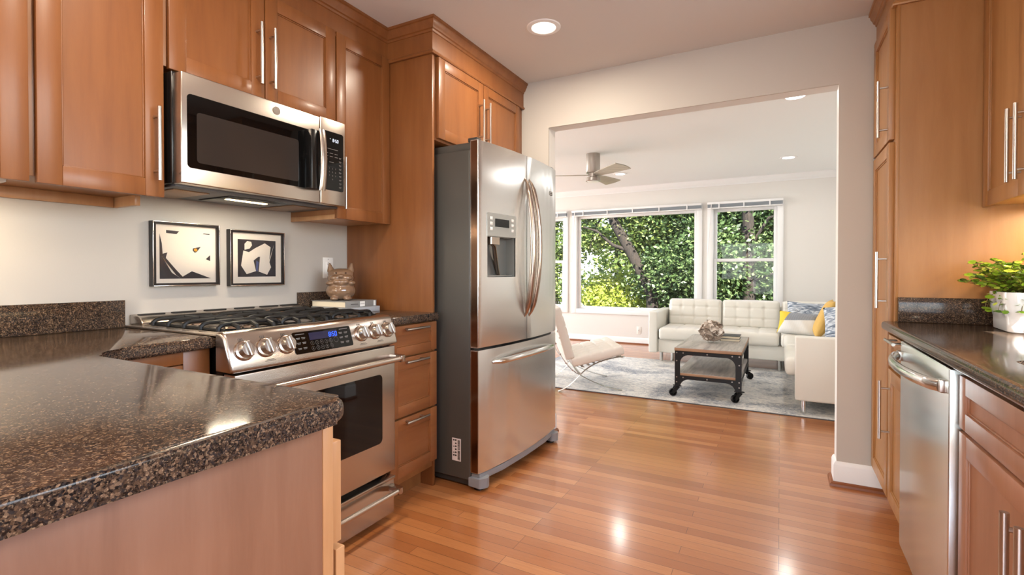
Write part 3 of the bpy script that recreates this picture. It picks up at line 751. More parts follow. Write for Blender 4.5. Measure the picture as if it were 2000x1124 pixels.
b = B(); digits_into(b, '8', .013, MM_ @ Matrix.Translation((-.002, -.006, 0)), slant=.05); digits_into(b, '50', .013, MM_ @ Matrix.Translation((.0125, -.006, 0)), slant=.05)
for z in (-.003, .003): box(b, .0085, .0099, z, z + .0014, 0, .0006, M=MM_)
box(b, -.018, -.014, .004, .0055, 0, .0006, M=MM_)
part(kp, 'clock_digits', b, WHITED)
b = B(); K = basis((MX + .0016, 1.623, 1.61), (0, 1, 0), (0, 0, 1))
for r_ in range(4):
    for k in range(3): text_into(b, ['1', '2', '3', '4', '5', '6', '7', '8', '9', '', '0', ''][r_ * 3 + k], .0095, K @ Matrix.Translation((-.02 + k * .018, -.01 - r_ * .0165, 0)), .0002)
for r_ in range(9): box(b, .036, .050, .045 - r_ * .017, .047 - r_ * .017, 0, .0003, M=K); box(b, .038, .048, .041 - r_ * .017, .0422 - r_ * .017, 0, .0003, M=K)
for r_ in range(2):
    for k in range(3): box(b, -.045 + k * .028, -.027 + k * .028, .058 - r_ * .014, .060 - r_ * .014, 0, .0003, M=K)
box(b, -.03, .03, .078, .080, 0, .0003, M=K); box(b, -.045, -.03, .03, .032, 0, .0003, M=K); box(b, -.02, .005, .018, .020, 0, .0003, M=K)
part(kp, 'keypad_markings', b, PRINTG, smooth=False)
# round emblem
EM = basis((MX + .0003, 1.335, 1.785), (0, 1, 0), (0, 0, 1))
b = B(); lathe(b, [(.0135, 0), (.0165, 0), (.0165, .0016), (.0135, .0016), (.0135, 0)], n=36, M=EM); lathe(b, [(0, 0), (.0135, 0), (.0135, .0004), (0, .0005)], n=36, M=EM); text_into(b, 'GE', .014, EM @ Matrix.Translation((0, 0, .0005)), .0007); part(d, 'round_emblem', b, NICKEL)
# underside: filters and lamp
b = B(); box(b, LW + .03, -1.87, .975, 1.70, 1.428, 1.438, .002); us = part(T, 'underside_plate', b, mat('underside_grey', (92, 92, 96), .45, .5))
MESHF = mat('filter_mesh', (150, 120, 92), .4, .8)
cn = nd(MESHF, 'ShaderNodeTexChecker'); cn.inputs['Scale'].default_value = 330; lk(MESHF, coords(MESHF), cn.inputs['Vector']); cn.inputs[1].default_value = srgb(176, 140, 108); cn.inputs[2].default_value = srgb(96, 74, 58); lk(MESHF, cn.outputs[0], bsdf(MESHF).inputs['Base Color'])
for y0, y1 in ((1.0, 1.13), (1.50, 1.63)):
    b = B(); box(b, -2.17, -1.93, y0, y1, 1.424, 1.429, .002); part(T, 'grease_filter', b, MESHF)
b = B(); prism(b, [(-2.12, 1.422), (-1.93, 1.422), (-1.91, 1.429), (-2.14, 1.429)], 1.20, 1.46, 'y', .002); part(T, 'lamp_housing', b, BLACK)
b = B(); box(b, -1.99, -1.965, 1.225, 1.40, 1.4195, 1.4225, .001); part(T, 'lamp_lens', b, emis('cooktop_lamp', (255, 226, 170), 9, (250, 240, 220)))
add_light('cooktop_light', 'AREA', (-1.98, 1.31, 1.417), 1.6, (1, .86, .66), size=.03, size_y=.17)
# ================================================================ REFRIGERATOR (local frame: x out, y along the front)
T = thing('refrigerator', 'stainless french-door refrigerator with water dispenser and bottom freezer', 'refrigerator', (-1.352, 2.14, 0), R(-2.35), local=True)
FWD = .902
b = B(); box(b, -.80, -.052, .0, FWD, .045, 1.755, .006, 3); part(T, 'body', b, DGREY)
b = B(); prism(b, round_poly([(-.66, 1.752, 0), (-.045, 1.752, 0), (-.045, 1.792, .01), (-.56, 1.792, .03)], 0), .01, FWD - .01, 'y', .006); part(T, 'top_cover', b, DGREY)
HD = mat('hinge_dark', (62, 60, 58), .4)
for y0, y1 in ((.008, .05), (FWD - .05, FWD - .008)): b = B(); box(b, -.07, -.012, y0, y1, 1.793, 1.815, .004); part(T, 'hinge_cover', b, HD)
b = B(); box(b, -.78, -.06, .02, FWD - .02, .012, .045); part(T, 'base_rail', b, HD)
def bulge(y): return .034 * (1 - ((y - FWD / 2) / (FWD / 2)) ** 2)
def curved(y0, y1, z0, z1, back=-.048):
    b = B(); n = 14; poly = [(bulge(y0 + (y1 - y0) * i / n), y0 + (y1 - y0) * i / n) for i in range(n + 1)]
    poly = [(back, y0)] + poly + [(back, y1)]; prism(b, poly, z0, z1, 'z', .004, 3); return b
SIDE = mat('door_edge_bronze', (132, 104, 86), .2, 1)
dy0, dy1, dzb, dzm, dzt = .070, .322, 1.098, 1.314, 1.436
def door_with_hole(y0, y1, z0, z1, back=-.048):
    b = B(); e = .004
    ys = sorted({round(v, 5) for v in [y0 + (y1 - y0) * i / 14 for i in range(1, 14)] + [y0, y0 + .0015, y0 + e, y1 - e, y1 - .0015, y1, dy0, dy1]})
    zs = [z0, z0 + .0015, z0 + e, dzb, dzm, z1 - e, z1 - .0015, z1]
    def fx_(y, z):
        k = lambda t: e - math.sqrt(max(0, e * e - max(0, e - t) ** 2))
        return bulge(y) - max(k(min(y - y0, y1 - y)), k(min(z - z0, z1 - z)))
    V = [[b.verts.new((fx_(y, z), y, z)) for z in zs] for y in ys]
    for i in range(len(ys) - 1):
        for j in range(len(zs) - 1):
            if dy0 - 1e-6 <= ys[i] < dy1 - 1e-6 and abs(zs[j] - dzb) < 1e-6: continue
            b.faces.new((V[i][j], V[i + 1][j], V[i + 1][j + 1], V[i][j + 1]))
    K = [b.verts.new((back, y, z)) for y, z in ((y0, z0), (y1, z0), (y1, z1), (y0, z1))]
    b.faces.new(K); b.faces.new([v[0] for v in V] + [K[1], K[0]]); b.faces.new([v[-1] for v in V] + [K[2], K[3]])
    b.faces.new(V[0] + [K[3], K[0]]); b.faces.new(V[-1] + [K[2], K[1]]); return b
dl = part(T, 'left_door', door_with_hole(.001, FWD / 2 - .002, .735, 1.800), STEELF, ang=40)
drr = part(T, 'right_door', curved(FWD / 2 + .002, FWD - .001, .735, 1.800), STEELF, ang=20)
fz = part(T, 'freezer_drawer', curved(.001, FWD - .001, .088, .722), STEELF, ang=20)
b = B(); box(b, -.05, -.03, .004, FWD - .004, .722, .735); part(T, 'door_gasket', b, BLACK)
# door edges have a darker bronze cast face
for z0, z1, par in ((.741, 1.795, dl), (.093, .717, fz)):
    b = B(); box(b, -.044, -.004, -.0006, .0012, z0, z1); part(par, 'door_edge', b, SIDE, smooth=False)
b = B()
prism(b, [(-.05, .012), (.0, .012), (.024, .2), (.03, .45), (.024, .70), (.0, FWD - .012), (-.05, FWD - .012)], .05, .083, 'z', .004); part(T, 'bottom_grille', b, MIDG)
for y0, y1 in ((-.002, .075), (FWD - .075, FWD + .002)):
    b = B(); prism(b, round_poly([(-.06, y0, .0), (.012, y0, .02), (.035, (y0 + y1) / 2, .02), (.02, y1, .02), (-.06, y1, 0)], 0), .016, .066, 'z', .006, 3); ft = part(T, 'front_foot', b, MIDG)
    b = B(); cyl(b, (-.02, (y0 + y1) / 2, 0), (-.02, (y0 + y1) / 2, .018), .026, n=20); part(ft, 'roller', b, BLACK)
b = B(); box(b, -.74, -.66, .1, .2, 0, .013); box(b, -.74, -.66, FWD - .2, FWD - .1, 0, .013); part(T, 'rear_roller', b, BLACK)
# bowed handles
for hy, par, s in ((.425, dl, -1), (.477, drr, 1)):
    b = B(); pts = []; rs = []
    for i in range(25):
        t = i / 24; z = .862 + .81 * t; k = math.sin(math.pi * t) ** .62
        pts.append((bulge(hy) - .004 + .066 * k, hy + s * .012 * (1 - abs(2 * t - 1) ** 2), z)); rs.append(.003 + .015 * min(1, math.sin(math.pi * t) * 3.2))
    tube(b, pts, rs, 14, flat=(.8, 1)); part(par, 'handle', b, STEELB)
b = B(); pts = []
for i in range(25):
    t = i / 24; y = .115 + .70 * t; k = math.sin(math.pi * t) ** .5
    pts.append((bulge(y) - .004 + .052 * k, y, .648 + .012 * math.sin(math.pi * t)))
tube(b, pts, [.008 + .009 * min(1, 4 * math.sin(math.pi * i / 24)) for i in range(25)], 14, flat=(1.15, .9)); part(fz, 'handle', b, CHROME)
# dispenser in left door
DISPM = mat('dispenser_grey', (138, 138, 134), .35, .6)
b = B()
box(b, -.034, -.030, dy0, dy1, dzb, dzm); box(b, -.03, bulge(dy0) - .001, dy0, dy0 + .003, dzb, dzm); box(b, -.03, bulge(dy1) - .006, dy1 - .003, dy1, dzb, dzm); box(b, -.03, .012, dy0, dy1, dzb, dzb + .010, .002); box(b, -.03, .012, dy0, dy1, dzm - .004, dzm)
part(dl, 'dispenser_recess', b, DISPM)
b = B(); prism(b, round_poly([(dy0 - .004, dzm, 0), (dy1 + .004, dzm, 0), (dy1 + .004, dzt, .012), (dy0 - .004, dzt, .012)], 0), 0, 1, 'x')
for v in b.verts: v.co.x = bulge(v.co.y) + (.003 if v.co.x > .5 else -.012)
pnl = part(dl, 'dispenser_panel', b, mat('panel_silver', (176, 176, 172), .3, .7))
b = B(); bm_ = [(.134, 1.365), (.254, 1.365), (.254, 1.408), (.134, 1.408)]
prism(b, bm_, 0, 1, 'x')
for v in b.verts: v.co.x = bulge(v.co.y) + (.0045 if v.co.x > .5 else 0)
part(pnl, 'display', b, GLOSSB)
b = B()
for y in (.098, .288):
    for z in (1.352, 1.380, 1.408): box(b, bulge(y) + .002, bulge(y) + .0045, y - .012, y + .012, z - .008, z + .008, .001)
part(pnl, 'buttons', b, WHITEP)
b = B(); tube(b, [(-.02, .12, 1.30), (.0, .15, 1.26), (-.005, .17, 1.20), (-.02, .22, 1.11)], .014, 10, flat=(1.6, .6)); prism(b, round_poly([(-.028, dy0 + .03, 0), (.012, dy0 + .04, .01), (.012, dy0 + .12, .01), (-.028, dy0 + .15, 0)], 0), 1.272, 1.31, 'z', .003); part(dl, 'dispenser_spout', b, STEELB)
b = B(); box(b, bulge(.79) - .004, bulge(.79) + .002, .76, .822, 1.618, 1.642, .001); bd = part(drr, 'brand_badge', b, PRINTD)
b = B(); box(b, bulge(.79) + .0015, bulge(.79) + .0028, .764, .818, 1.6215, 1.6385, .001); part(bd, 'badge_face', b, NICKEL)
b = B()
for k, (y0, y1) in enumerate(((.770, .782), (.788, .797), (.801, .813))): box(b, bulge(.79) + .0028, bulge(.79) + .0034, y0, y1, 1.627, 1.633)
part(bd, 'badge_marks', b, PRINTD, smooth=False)
# sticker on the side: x range measured along the side
b = B(); box(b, -.166, -.110, -.0012, 0, .134, .252); st = part(T, 'barcode_sticker', b, mat('sticker', (226, 214, 210), .6), smooth=False)
b = B(); random.seed(3); z = .140
while z < .246:
    h_ = random.choice((.0010, .0018, .0026)); box(b, -.130, -.115, -.0017, -.0012, z, z + h_) if not .190 < z < .194 else None; z += h_ + random.choice((.0010, .0016))
for k in range(7):
    z = .142 + k * .016
    for j in range(2):
        if random.random() < .85: box(b, -.160 + j * .013, -.150 + j * .013, -.0017, -.0012, z, z + random.uniform(.003, .009))
part(st, 'barcode', b, PRINTD, smooth=False)
# ================================================================ DISHWASHER
T = thing('dishwasher', 'stainless dishwasher with curved bar handle under the right countertop', 'dishwasher', (.75, 2.0, 0))
b = B(); box(b, .43, RW - .03, 1.705, 2.312, .02, .868, .002); part(T, 'body', b, mat('dw_body', (96, 96, 98), .4, .4))
b = B(); box(b, .395, .43, 1.708, 2.310, .11, .870, .004, 3); dd = part(T, 'door', b, steel('dishwasher_steel', (226, 234, 234), .24, 'y'))
b = B(); box(b, .47, .50, 1.72, 2.30, .0, .10); part(T, 'toe_panel', b, BLACK)
b = B(); pts = []
for i in range(21):
    t = i / 20; y = 1.735 + .545 * t; k = math.sin(math.pi * t) ** .55
    pts.append((.395 - .012 - .048 * k, y, .818))
tube(b, pts, .015, 14, flat=(.75, 1.15)); h = part(dd, 'handle', b, CHROME)
for y in (1.735, 2.28):
    b = B(); box(b, .378, .397, y - .014, y + .014, .800, .836, .004); part(dd, 'handle_mount', b, NICKEL)
# ================================================================ KITCHEN SMALL THINGS
def blob_into(ells, vox=.0035, smooth=2):
    """one continuous skin over a set of ellipsoids: (center, (rx,ry,rz), rot_euler)"""
    t = B()
    for c, r, *e in ells:
        M = Matrix.Translation(c) @ (e[0] if e else Matrix.Identity(4)) @ Matrix.Diagonal((*r, 1))
        bmesh.ops.create_uvsphere(t, u_segments=20, v_segments=14, radius=1, matrix=M)
    me = bpy.data.meshes.new('t'); t.to_mesh(me); t.free(); o = bpy.data.objects.new('t', me); COL.objects.link(o)
    md = o.modifiers.new('r', 'REMESH'); md.mode = 'VOXEL'; md.voxel_size = vox
    ms = o.modifiers.new('s', 'SMOOTH'); ms.iterations = smooth; ms.factor = .5
    bpy.context.view_layer.update()
    m2 = bpy.data.meshes.new_from_object(o.evaluated_get(bpy.context.evaluated_depsgraph_get()))
    b = B(); b.from_mesh(m2); bpy.data.objects.remove(o); bpy.data.meshes.remove(m2); bpy.data.meshes.remove(me)
    return b
# books
COVER = mat('book_cloth_grey', (134, 132, 128), .5); PAGES = mat('book_pages', (226, 212, 186), .8); LT = mat('book_light', (176, 178, 180), .5)
pn = noise_n(PAGES, coords(PAGES, (1, 1, 400)), 2, 1); bump(PAGES, pn, .3, .001)
def book(label, x0, x1, y0, y1, z0, z1, cov, band):
    T = thing('book', label, 'book', ((x0 + x1) / 2, (y0 + y1) / 2, z0), 0, 'books stacked beside the range')
    b = B(); box(b, x0 + .004, x1 - .004, y0 + .003, y1 - .003, z0 + .003, z1 - .003); part(T, 'pages', b, PAGES, smooth=False)
    b = B(); box(b, x0, x1, y0, y1, z0, z0 + .0026, .0008); box(b, x0, x1, y0, y1, z1 - .0026, z1, .0008); box(b, x1 - .004, x1, y0, y1, z0, z1, .0015); part(T, 'cover', b, cov)
    b = B()
    for (u0, u1, m_) in band: box(b, x1, x1 + .0005, y0 + u0, y0 + u1, z0 + .003, z1 - .003)
    part(T, 'spine_label', b, WHITEP, smooth=False)
    b = B(); box(b, x1, x1 + .0005, y0 + .035, y0 + .085, (z0 + z1) / 2 - .0015, (z0 + z1) / 2 + .0015); box(b, x1 + .0004, x1 + .0008, y0 + .1005, y0 + .13, (z0 + z1) / 2 - .001, (z0 + z1) / 2 + .001); part(T, 'spine_lettering', b, PRINTD, smooth=False)
book('light blue-grey book lying at the bottom of the stack beside the range', -2.165, -1.905, 1.79, 2.022, .9145, .942, LT, ())
book('grey book with white spine bands, on top of the stack beside the range', -2.175, -1.925, 1.80, 2.018, .9425, .975, COVER, ((.098, .132, 0), (.196, .210, 0)))
# ceramic figurine
CER = mat('glazed_taupe', (126, 98, 76), .12, 0, Coat_Weight=.6, Coat_Roughness=.05)
zc = .9755
def rot(ax, d): return Matrix.Rotation(R(d), 4, ax)
T = thing('ceramic_figurine', 'glossy taupe ceramic animal figurine with two pointed ears atop the stacked books', 'figurine', (-2.05, 1.885, zc), R(-42), local=True)
es = [((0, 0, .050), (.064, .070, .050)), ((0, 0, .078), (.056, .062, .040)), ((.0, 0, .118), (.052, .062, .036)), ((-.002, 0, .140), (.044, .060, .030)),
      ((.036, .024, .118), (.024, .028, .017)), ((.036, -.024, .118), (.024, .028, .017)), ((.052, 0, .128), (.013, .014, .010)),
      ((.026, .044, .092), (.026, .024, .014), rot('Z', -40)), ((.026, -.044, .092), (.026, .024, .014), rot('Z', 40)), ((.048, .014, .098), (.016, .022, .014)), ((.048, -.014, .098), (.016, .022, .014)), ((.046, 0, .088), (.014, .03, .010)),
      ((.040, .030, .012), (.024, .020, .012)), ((.040, -.030, .012), (.024, .020, .012)), ((-.05, .01, .05), (.016, .016, .02))]
for s in (1, -1):
    for k in range(5): es.append(((-.002, s * (.044 + .0015 * k), .155 + .008 * k), (.014 - .0018 * k, .018 - .0028 * k, .011)))
b = blob_into(es, .003, 2); b.transform(Matrix.Diagonal((1.08, 1.1, 1, 1))); part(T, 'body', b, CER, ang=180)
b = B()
for s in (1, -1): bmesh.ops.create_uvsphere(b, u_segments=10, v_segments=8, radius=.005, matrix=Matrix.Translation((.043, s * .024, .144)))
part(T, 'eyes', b, mat('glaze_dark', (78, 58, 44), .15))
# outlet (GFCI)
def outlet(label, cx, cy, cz, face, w=.070, h=.115):
    T = thing('wall_outlet', label, 'outlet', (cx, cy, cz))
    M = basis((cx, cy, cz), *{'+x': ((0, 1, 0), (0, 0, 1)), '-y': ((1, 0, 0), (0, 0, 1))}[face])
    b = B(); box(b, -w / 2, w / 2, -h / 2, h / 2, 0, .005, .0018, 2, M=M); part(T, 'cover_plate', b, WHITEP)
    b = B(); box(b, -.0165, .0165, -.033, .033, .004, .0075, .001, M=M); f = part(T, 'receptacle', b, WHITEP)
    b = B()
    for s in (-1, 1):
        for dx in (-.006, .006): box(b, dx - .001, dx + .001, s * .019 - .004, s * .019 + .004, .0074, .0079, M=M)
        cyl(b, M @ Vector((0, s * .028 - .0, .0074)), M @ Vector((0, s * .028, .0079)), .002, n=8)
    box(b, -.006, .006, .001, .0055, .0074, .0082, M=M); box(b, -.006, .006, -.0055, -.001, .0074, .0082, M=M)
    for s in (-1, 1): cyl(b, M @ Vector((0, s * .047, .0049)), M @ Vector((0, s * .047, .0055)), .0022, n=10)
    part(f, 'slots', b, PRINTD, smooth=False)
outlet('white wall outlet behind the ceramic figurine', LW, 1.948, 1.148, '+x')
outlet('white wall outlet under the picture window beside the sofa', -1.92, FY, .215, '-y')
# pictures
MATB = mat('frame_black', (24, 20, 20), .3); PAPER = mat('cream_paper', (240, 226, 208), .7); INK = mat('black_ink', (44, 37, 40), .6); YEL = mat('ochre', (204, 146, 30), .6); BLU = mat('muted_blue', (70, 84, 130), .6)
PGL = glass_mat(); PGL.name = 'picture_glass'
FRS = mat('frame_silver', (206, 200, 194), .2, 1)
def picture(label, y0, y1, z0, z1, inset, shapes):
    T = thing('framed_picture', label, 'picture', (LW, (y0 + y1) / 2, (z0 + z1) / 2), 0, 'two framed abstract prints above the range')
    X = LW + .030
    b = B(); t = .012
    for a in ((y0, y0 + t, z0, z1), (y1 - t, y1, z0, z1), (y0 + t, y1 - t, z0, z0 + t), (y0 + t, y1 - t, z1 - t, z1)): box(b, LW + .001, X, *a)
    box(b, LW + .002, LW + .006, y0 + t, y1 - t, z0 + t, z1 - t); part(T, 'frame', b, MATB, smooth=False)
    b = B(); e = .0035
    for a in ((y0, y0 + e, z0, z1), (y1 - e, y1, z0, z1), (y0 + e, y1 - e, z0, z0 + e), (y0 + e, y1 - e, z1 - e, z1)): box(b, X, X + .0015, *a, .0005)
    part(T, 'silver_edge', b, FRS)
    b = B(); box(b, LW + .006, LW + .018, y0 + t, y1 - t, z0 + t, z1 - t); pr = part(T, 'print', b, PAPER, smooth=False)
    w, h = (y1 - y0 - 2 * inset), (z1 - z0 - 2 * inset)
    lay = {}
    for m_, pts, lv in shapes:
        b = lay.setdefault((m_.name, lv), (B(), m_, lv))[0]
        P = [(y0 + inset + u * w, z0 + inset + (1 - v) * h) for u, v in pts]
        vs = [b.verts.new((LW + .0184 + lv * .0003, p[0], p[1])) for p in P]; vs2 = [b.verts.new((LW + .018, p[0], p[1])) for p in P]
        b.faces.new(vs); b.faces.new(vs2)
        for i in range(len(vs)): b.faces.new((vs[i], vs[(i + 1) % len(vs)], vs2[(i + 1) % len(vs)], vs2[i]))
    for b, m_, lv in lay.values(): part(pr, 'painted_shape', b, m_, smooth=False)
    b = B(); box(b, LW + .024, LW + .0255, y0 + t - .001, y1 - t + .001, z0 + t - .001, z1 - t + .001); part(T, 'glass_pane', b, PGL, smooth=False)
circ = lambda cx, cy, r_, n=14: [(cx + r_ * math.cos(2 * math.pi * i / n), cy + r_ * math.sin(2 * math.pi * i / n)) for i in range(n)]
picture('larger framed abstract print with a yellow dot, left of the two', 1.057, 1.325, 1.068, 1.331, .030, [
    (INK, [(.0, .10), (.04, .28), (.055, .50), (.14, .47), (.11, .58), (.30, .82), (.42, .96), (.60, .85), (.78, .92), (.98, 1.0), (0, 1.0)], 0),
    (PAPER, [(.035, .54), (.22, .88), (.38, .99), (.30, .93), (.10, .66)], 1), (PAPER, [(.16, .60), (.40, .80), (.26, .86)], -1),
    (INK, [(.12, .02), (.36, .03), (.31, .09), (.12, .08)], 0), (INK, [(.84, .04), (.97, .045), (.955, .065), (.82, .06)], 0),
    (INK, [(.62, .37), (.78, .33), (.70, .44), (.66, .46), (.62, .42)], 0), (YEL, circ(.675, .40, .034), 1),
    (INK, [(.97, .50), (.97, .63), (.88, .59)], 0)])
picture('smaller framed abstract print, white shape on dark ground, right of the pair', 1.373, 1.652, 1.061, 1.320, .042, [
    (INK, [(0, 0), (1, 0), (1, 1), (0, 1)], 0),
    (PAPER, [(.17, .12), (.24, .04), (.34, .06), (.36, .15), (.30, .24), (.17, .28)], 1),
    (PAPER, [(.14, .30), (.28, .34), (.45, .22), (.70, .08), (.86, .18), (.84, .36), (.82, .58), (.87, .74), (.76, .95), (.53, .86), (.57, .46), (.52, .46), (.40, .56), (.46, .85), (.22, .93), (.08, .70)], 1),
    (PAPER, [(.95, .12), (.82, .62), (.80, .62)], 2),
    (INK, [(.40, .57), (.57, .45), (.53, .86), (.46, .84)], 2), (BLU, [(.47, .56), (.53, .60), (.50, .86), (.46, .84)], 3)])
# pot + plant
PORC = mat('white_porcelain', (232, 230, 228), .12, 0, Coat_Weight=.5, Coat_Roughness=.05)
T = thing('potted_plant', 'bright green round-leaved plant in a white porcelain pot on the right countertop', 'plant', (.815, 2.43, .9145), R(-4), local=True)
def sqring(w, r_, n=8):
    return round_poly([(-w, -w, r_), (w, -w, r_), (w, w, r_), (-w, w, r_)], 0)
b = B(); prof = [(.088, 0, .02), (.092, .004, .024), (.093, .035, .026), (.094, .05, .03), (.098, .066, .036), (.101, .09, .036), (.102, .125, .034), (.101, .140, .032), (.097, .141, .03), (.095, .12, .03), (.090, .05, .03)]
rings = []
for w, z, r_ in prof: rings.append([b.verts.new((x * 1.2, y * 1.2, z)) for x, y in sqring(w, r_)])
for A, C in zip(rings, rings[1:]):
    for j in range(len(A)): b.faces.new((A[j], A[(j + 1) % len(A)], C[(j + 1) % len(A)], C[j]))
b.faces.new(rings[0]); b.faces.new(rings[-1])
part(T, 'pot', b, PORC, ang=60)
b = B(); box(b, -.105, .105, -.105, .105, .10, .118, .01); part(T, 'soil', b, mat('soil', (52, 40, 30), .95))
LEAF = mat('plant_leaf', (120, 168, 42), .38)
def island(m, stops):
    g = nd(m, 'ShaderNodeNewGeometry'); c = ramp(m, g.outputs['Random Per Island'], stops); lk(m, c, bsdf(m).inputs['Base Color']); return c
island(LEAF, [(0, (58, 88, 30)), (.3, (104, 138, 34)), (.7, (152, 178, 44)), (1, (200, 206, 84))])
bsdf(LEAF).inputs['Subsurface Weight'].default_value = 0
rnd = random.Random(5)
b = B(); bs = B()
def leaf_disc(b, p, n, r_):
    q = Vector(n).normalized().to_track_quat('Z', 'Y'); k = 7
    c = b.verts.new(Vector(p) - q @ Vector((0, 0, r_ * .25))); ring = []
    for i in range(k): a = 2 * math.pi * i / k; ring.append(b.verts.new(Vector(p) + q @ Vector((math.cos(a) * r_ * 1.0, math.sin(a) * r_ * .85, 0))))
    for i in range(k): b.faces.new((c, ring[i], ring[(i + 1) % k]))
for s in range(190):
    a = rnd.uniform(0, 2 * math.pi); rr = rnd.uniform(0, .07); base = Vector((math.cos(a) * rr, math.sin(a) * rr, .12))
    lean = rnd.uniform(.02, .185) ; H = rnd.uniform(.06, .165) * (1 - lean * 1.5); droop = rnd.random() < .12
    tip = base + Vector((math.cos(a) * lean, math.sin(a) * lean, H if not droop else -.04 - rnd.random() * .02))
    if droop: tip.x = math.cos(a) * .150; tip.y = math.sin(a) * .150
    mid = (base + tip) / 2 + Vector((0, 0, .035 if droop else .012)); 
    if droop: mid = Vector((math.cos(a) * .140, math.sin(a) * .140, .168))
    pts = [(base * (1 - t) + mid * t) * (1 - t) + (mid * (1 - t) + tip * t) * t for t in [i / 7 for i in range(8)]]
    tube(bs, pts, .0011, 4)
    for i in range(2, 8):
        for sgn in (-1, 1):
            ph = i * 1.57 + (0 if sgn > 0 else math.pi); off = Vector((math.cos(ph), math.sin(ph), .25)) * .0115
            leaf_disc(b, pts[i] + off, Vector((math.cos(ph) * .5, math.sin(ph) * .5, 1)) + Vector((rnd.uniform(-.4, .4),) * 3), rnd.uniform(.0085, .0135) * (1.05 if i > 3 else .9))
    leaf_disc(b, pts[-1] + Vector((0, 0, .004)), (rnd.uniform(-.3, .3), rnd.uniform(-.3, .3), 1), .010)
part(T, 'foliage', b, LEAF, ang=180, kind='stuff'); part(T, 'stems', bs, mat('plant_stem', (110, 92, 44), .6), kind='stuff')
# under-cabinet lamp right
T = thing('under_cabinet_light', 'warm slim lamp fixed under the upper cabinet above the potted plant', 'light', (.93, 2.3, 1.38))
b = B(); box(b, .90, .96, 2.0, 2.62, 1.376, 1.3915, .002); part(T, 'housing', b, WHITEP)
b = B(); box(b, .905, .955, 2.01, 2.61, 1.374, 1.3765); part(T, 'diffuser', b, emis('warm_strip', (255, 214, 150), 5, (250, 240, 220)), smooth=False)
add_light('under_cabinet_glow', 'AREA', (.93, 2.3, 1.372), 7.0, (1, .78, .50), size=.045, size_y=.58)
T = thing('under_cabinet_light', 'warm slim lamp fixed under the left wall cabinets near the frame edge', 'light', (-2.03, .4, 1.38))
b = B(); box(b, -2.06, -2.0, .25, .58, 1.390, 1.4045, .002); part(T, 'housing', b, WHITEP)
add_light('under_cabinet_glow_left', 'AREA', (-2.03, .41, 1.386), 3.2, (1, .80, .52), size=.045, size_y=.3)
# recessed ceiling lights
def downlight(x, y, z, label, lens, e, col, group):
    T = thing('recessed_light', label, 'ceiling light', (x, y, z), 0, group)
    b = B(); lathe(b, [(.062, z - .001), (.066, z - .006), (.088, z - .004), (.092, z), (.062, z)], (x, y, 0), 40); part(T, 'trim_ring', b, TRIMW)
    b = B(); lathe(b, [(0, z - .0035), (.062, z - .0035), (.062, z - .001), (0, z - .001)], (x, y, 0), 40); part(T, 'lens', b, lens)
    if e: add_light('downlight_lamp', 'AREA', (x, y, z - .008), e, col, size=.11, shape='DISK')
KC = (1, .88, .72)
G1, G2 = 'recessed kitchen ceiling lights', 'recessed living room ceiling lights'
downlight(-1.125, 2.44, CH, 'warm recessed round light in the kitchen ceiling in front of the refrigerator', LENS, 18, KC, G1)
for x, y in ((-1.125, .75), (-1.125, -1.1), (.0, -1.1)): downlight(x, y, CH, 'warm recessed kitchen ceiling light behind the camera position', LENS, 18, KC, G1)
LC = (1, .97, .93)
downlight(.076, 6.55, CH, 'recessed living room light near the crown molding above the sofa corner', LENSW, 7, LC, G2)
downlight(.09, 4.29, CH, 'recessed living room light just behind the head of the opening', LENSW, 7, LC, G2)
downlight(-1.90, 6.58, CH, 'recessed living room light beyond the ceiling fan', LENSW, 7, LC, G2)
downlight(-1.92, 4.25, CH, 'recessed living room light at the opening\'s upper left corner', LENSW, 7, LC, G2)
for x, y in ((-3.9, 4.3), (-3.9, 6.5)): downlight(x, y, CH, 'recessed living room light out of view on the left side', LENSW, 7, LC, G2)
# ================================================================ LIVING ROOM
RUG = mat('distressed_rug', (200, 200, 198), .95)
v = coords(RUG)
n1 = noise_n(RUG, coords(RUG, (1, 1.2, 1)), 1.7, 6, .62, .4); n2 = noise_n(RUG, coords(RUG, (2.0, 3.4, 1)), 9, 8, .82, 1.2); n3 = noise_n(RUG, v, 1.3, 4, .55); n4 = noise_n(RUG, coords(RUG, (2.4, 4.6, 1)), 16, 6, .8, .6)
c = ramp(RUG, n2, [(.34, (112, 118, 128)), (.45, (186, 187, 188)), (.54, (218, 214, 206)), (.7, (238, 234, 227))])
dk = math_n(RUG, 'MULTIPLY', ramp(RUG, n1, [(.50, (0, 0, 0)), (.60, (255, 255, 255))]), ramp(RUG, n4, [(.46, (255, 255, 255)), (.60, (30, 30, 30))]))
c = mixc(RUG, math_n(RUG, 'MULTIPLY', dk, .8), c, srgb(80, 92, 110))
c = mixc(RUG, ramp(RUG, n3, [(.5, (0, 0, 0)), (.66, (120, 120, 120))]), c, srgb(206, 194, 176))
lk(RUG, c, bsdf(RUG).inputs['Base Color']); bump(RUG, noise_n(RUG, v, 300, 2), .5, .003)
b = B(); box(b, -2.55, .80, 4.425, 6.42, .0006, .009, .003); rg = obj('rug', b, RUG); tag(rg, 'distressed grey, blue and cream area rug under the coffee table', 'rug')
b = B()
for (x0, x1, y0, y1) in ((-2.556, .806, 4.419, 4.427), (-2.556, .806, 6.418, 6.426), (-2.556, -2.548, 4.419, 6.426), (.798, .806, 4.419, 6.426)): box(b, x0, x1, y0, y1, .0006, .0085, .002)
e_ = obj('rug_border', b, mat('rug_edge', (92, 90, 92), .9), rg, shift=True)
RZ = .0092
LEA = mat('cream_leather', (222, 218, 208), .42); bump(LEA, noise_n(LEA, coords(LEA), 240, 3), .12, .001)
LEAS = mat('stitch_shadow', (150, 144, 134), .8)
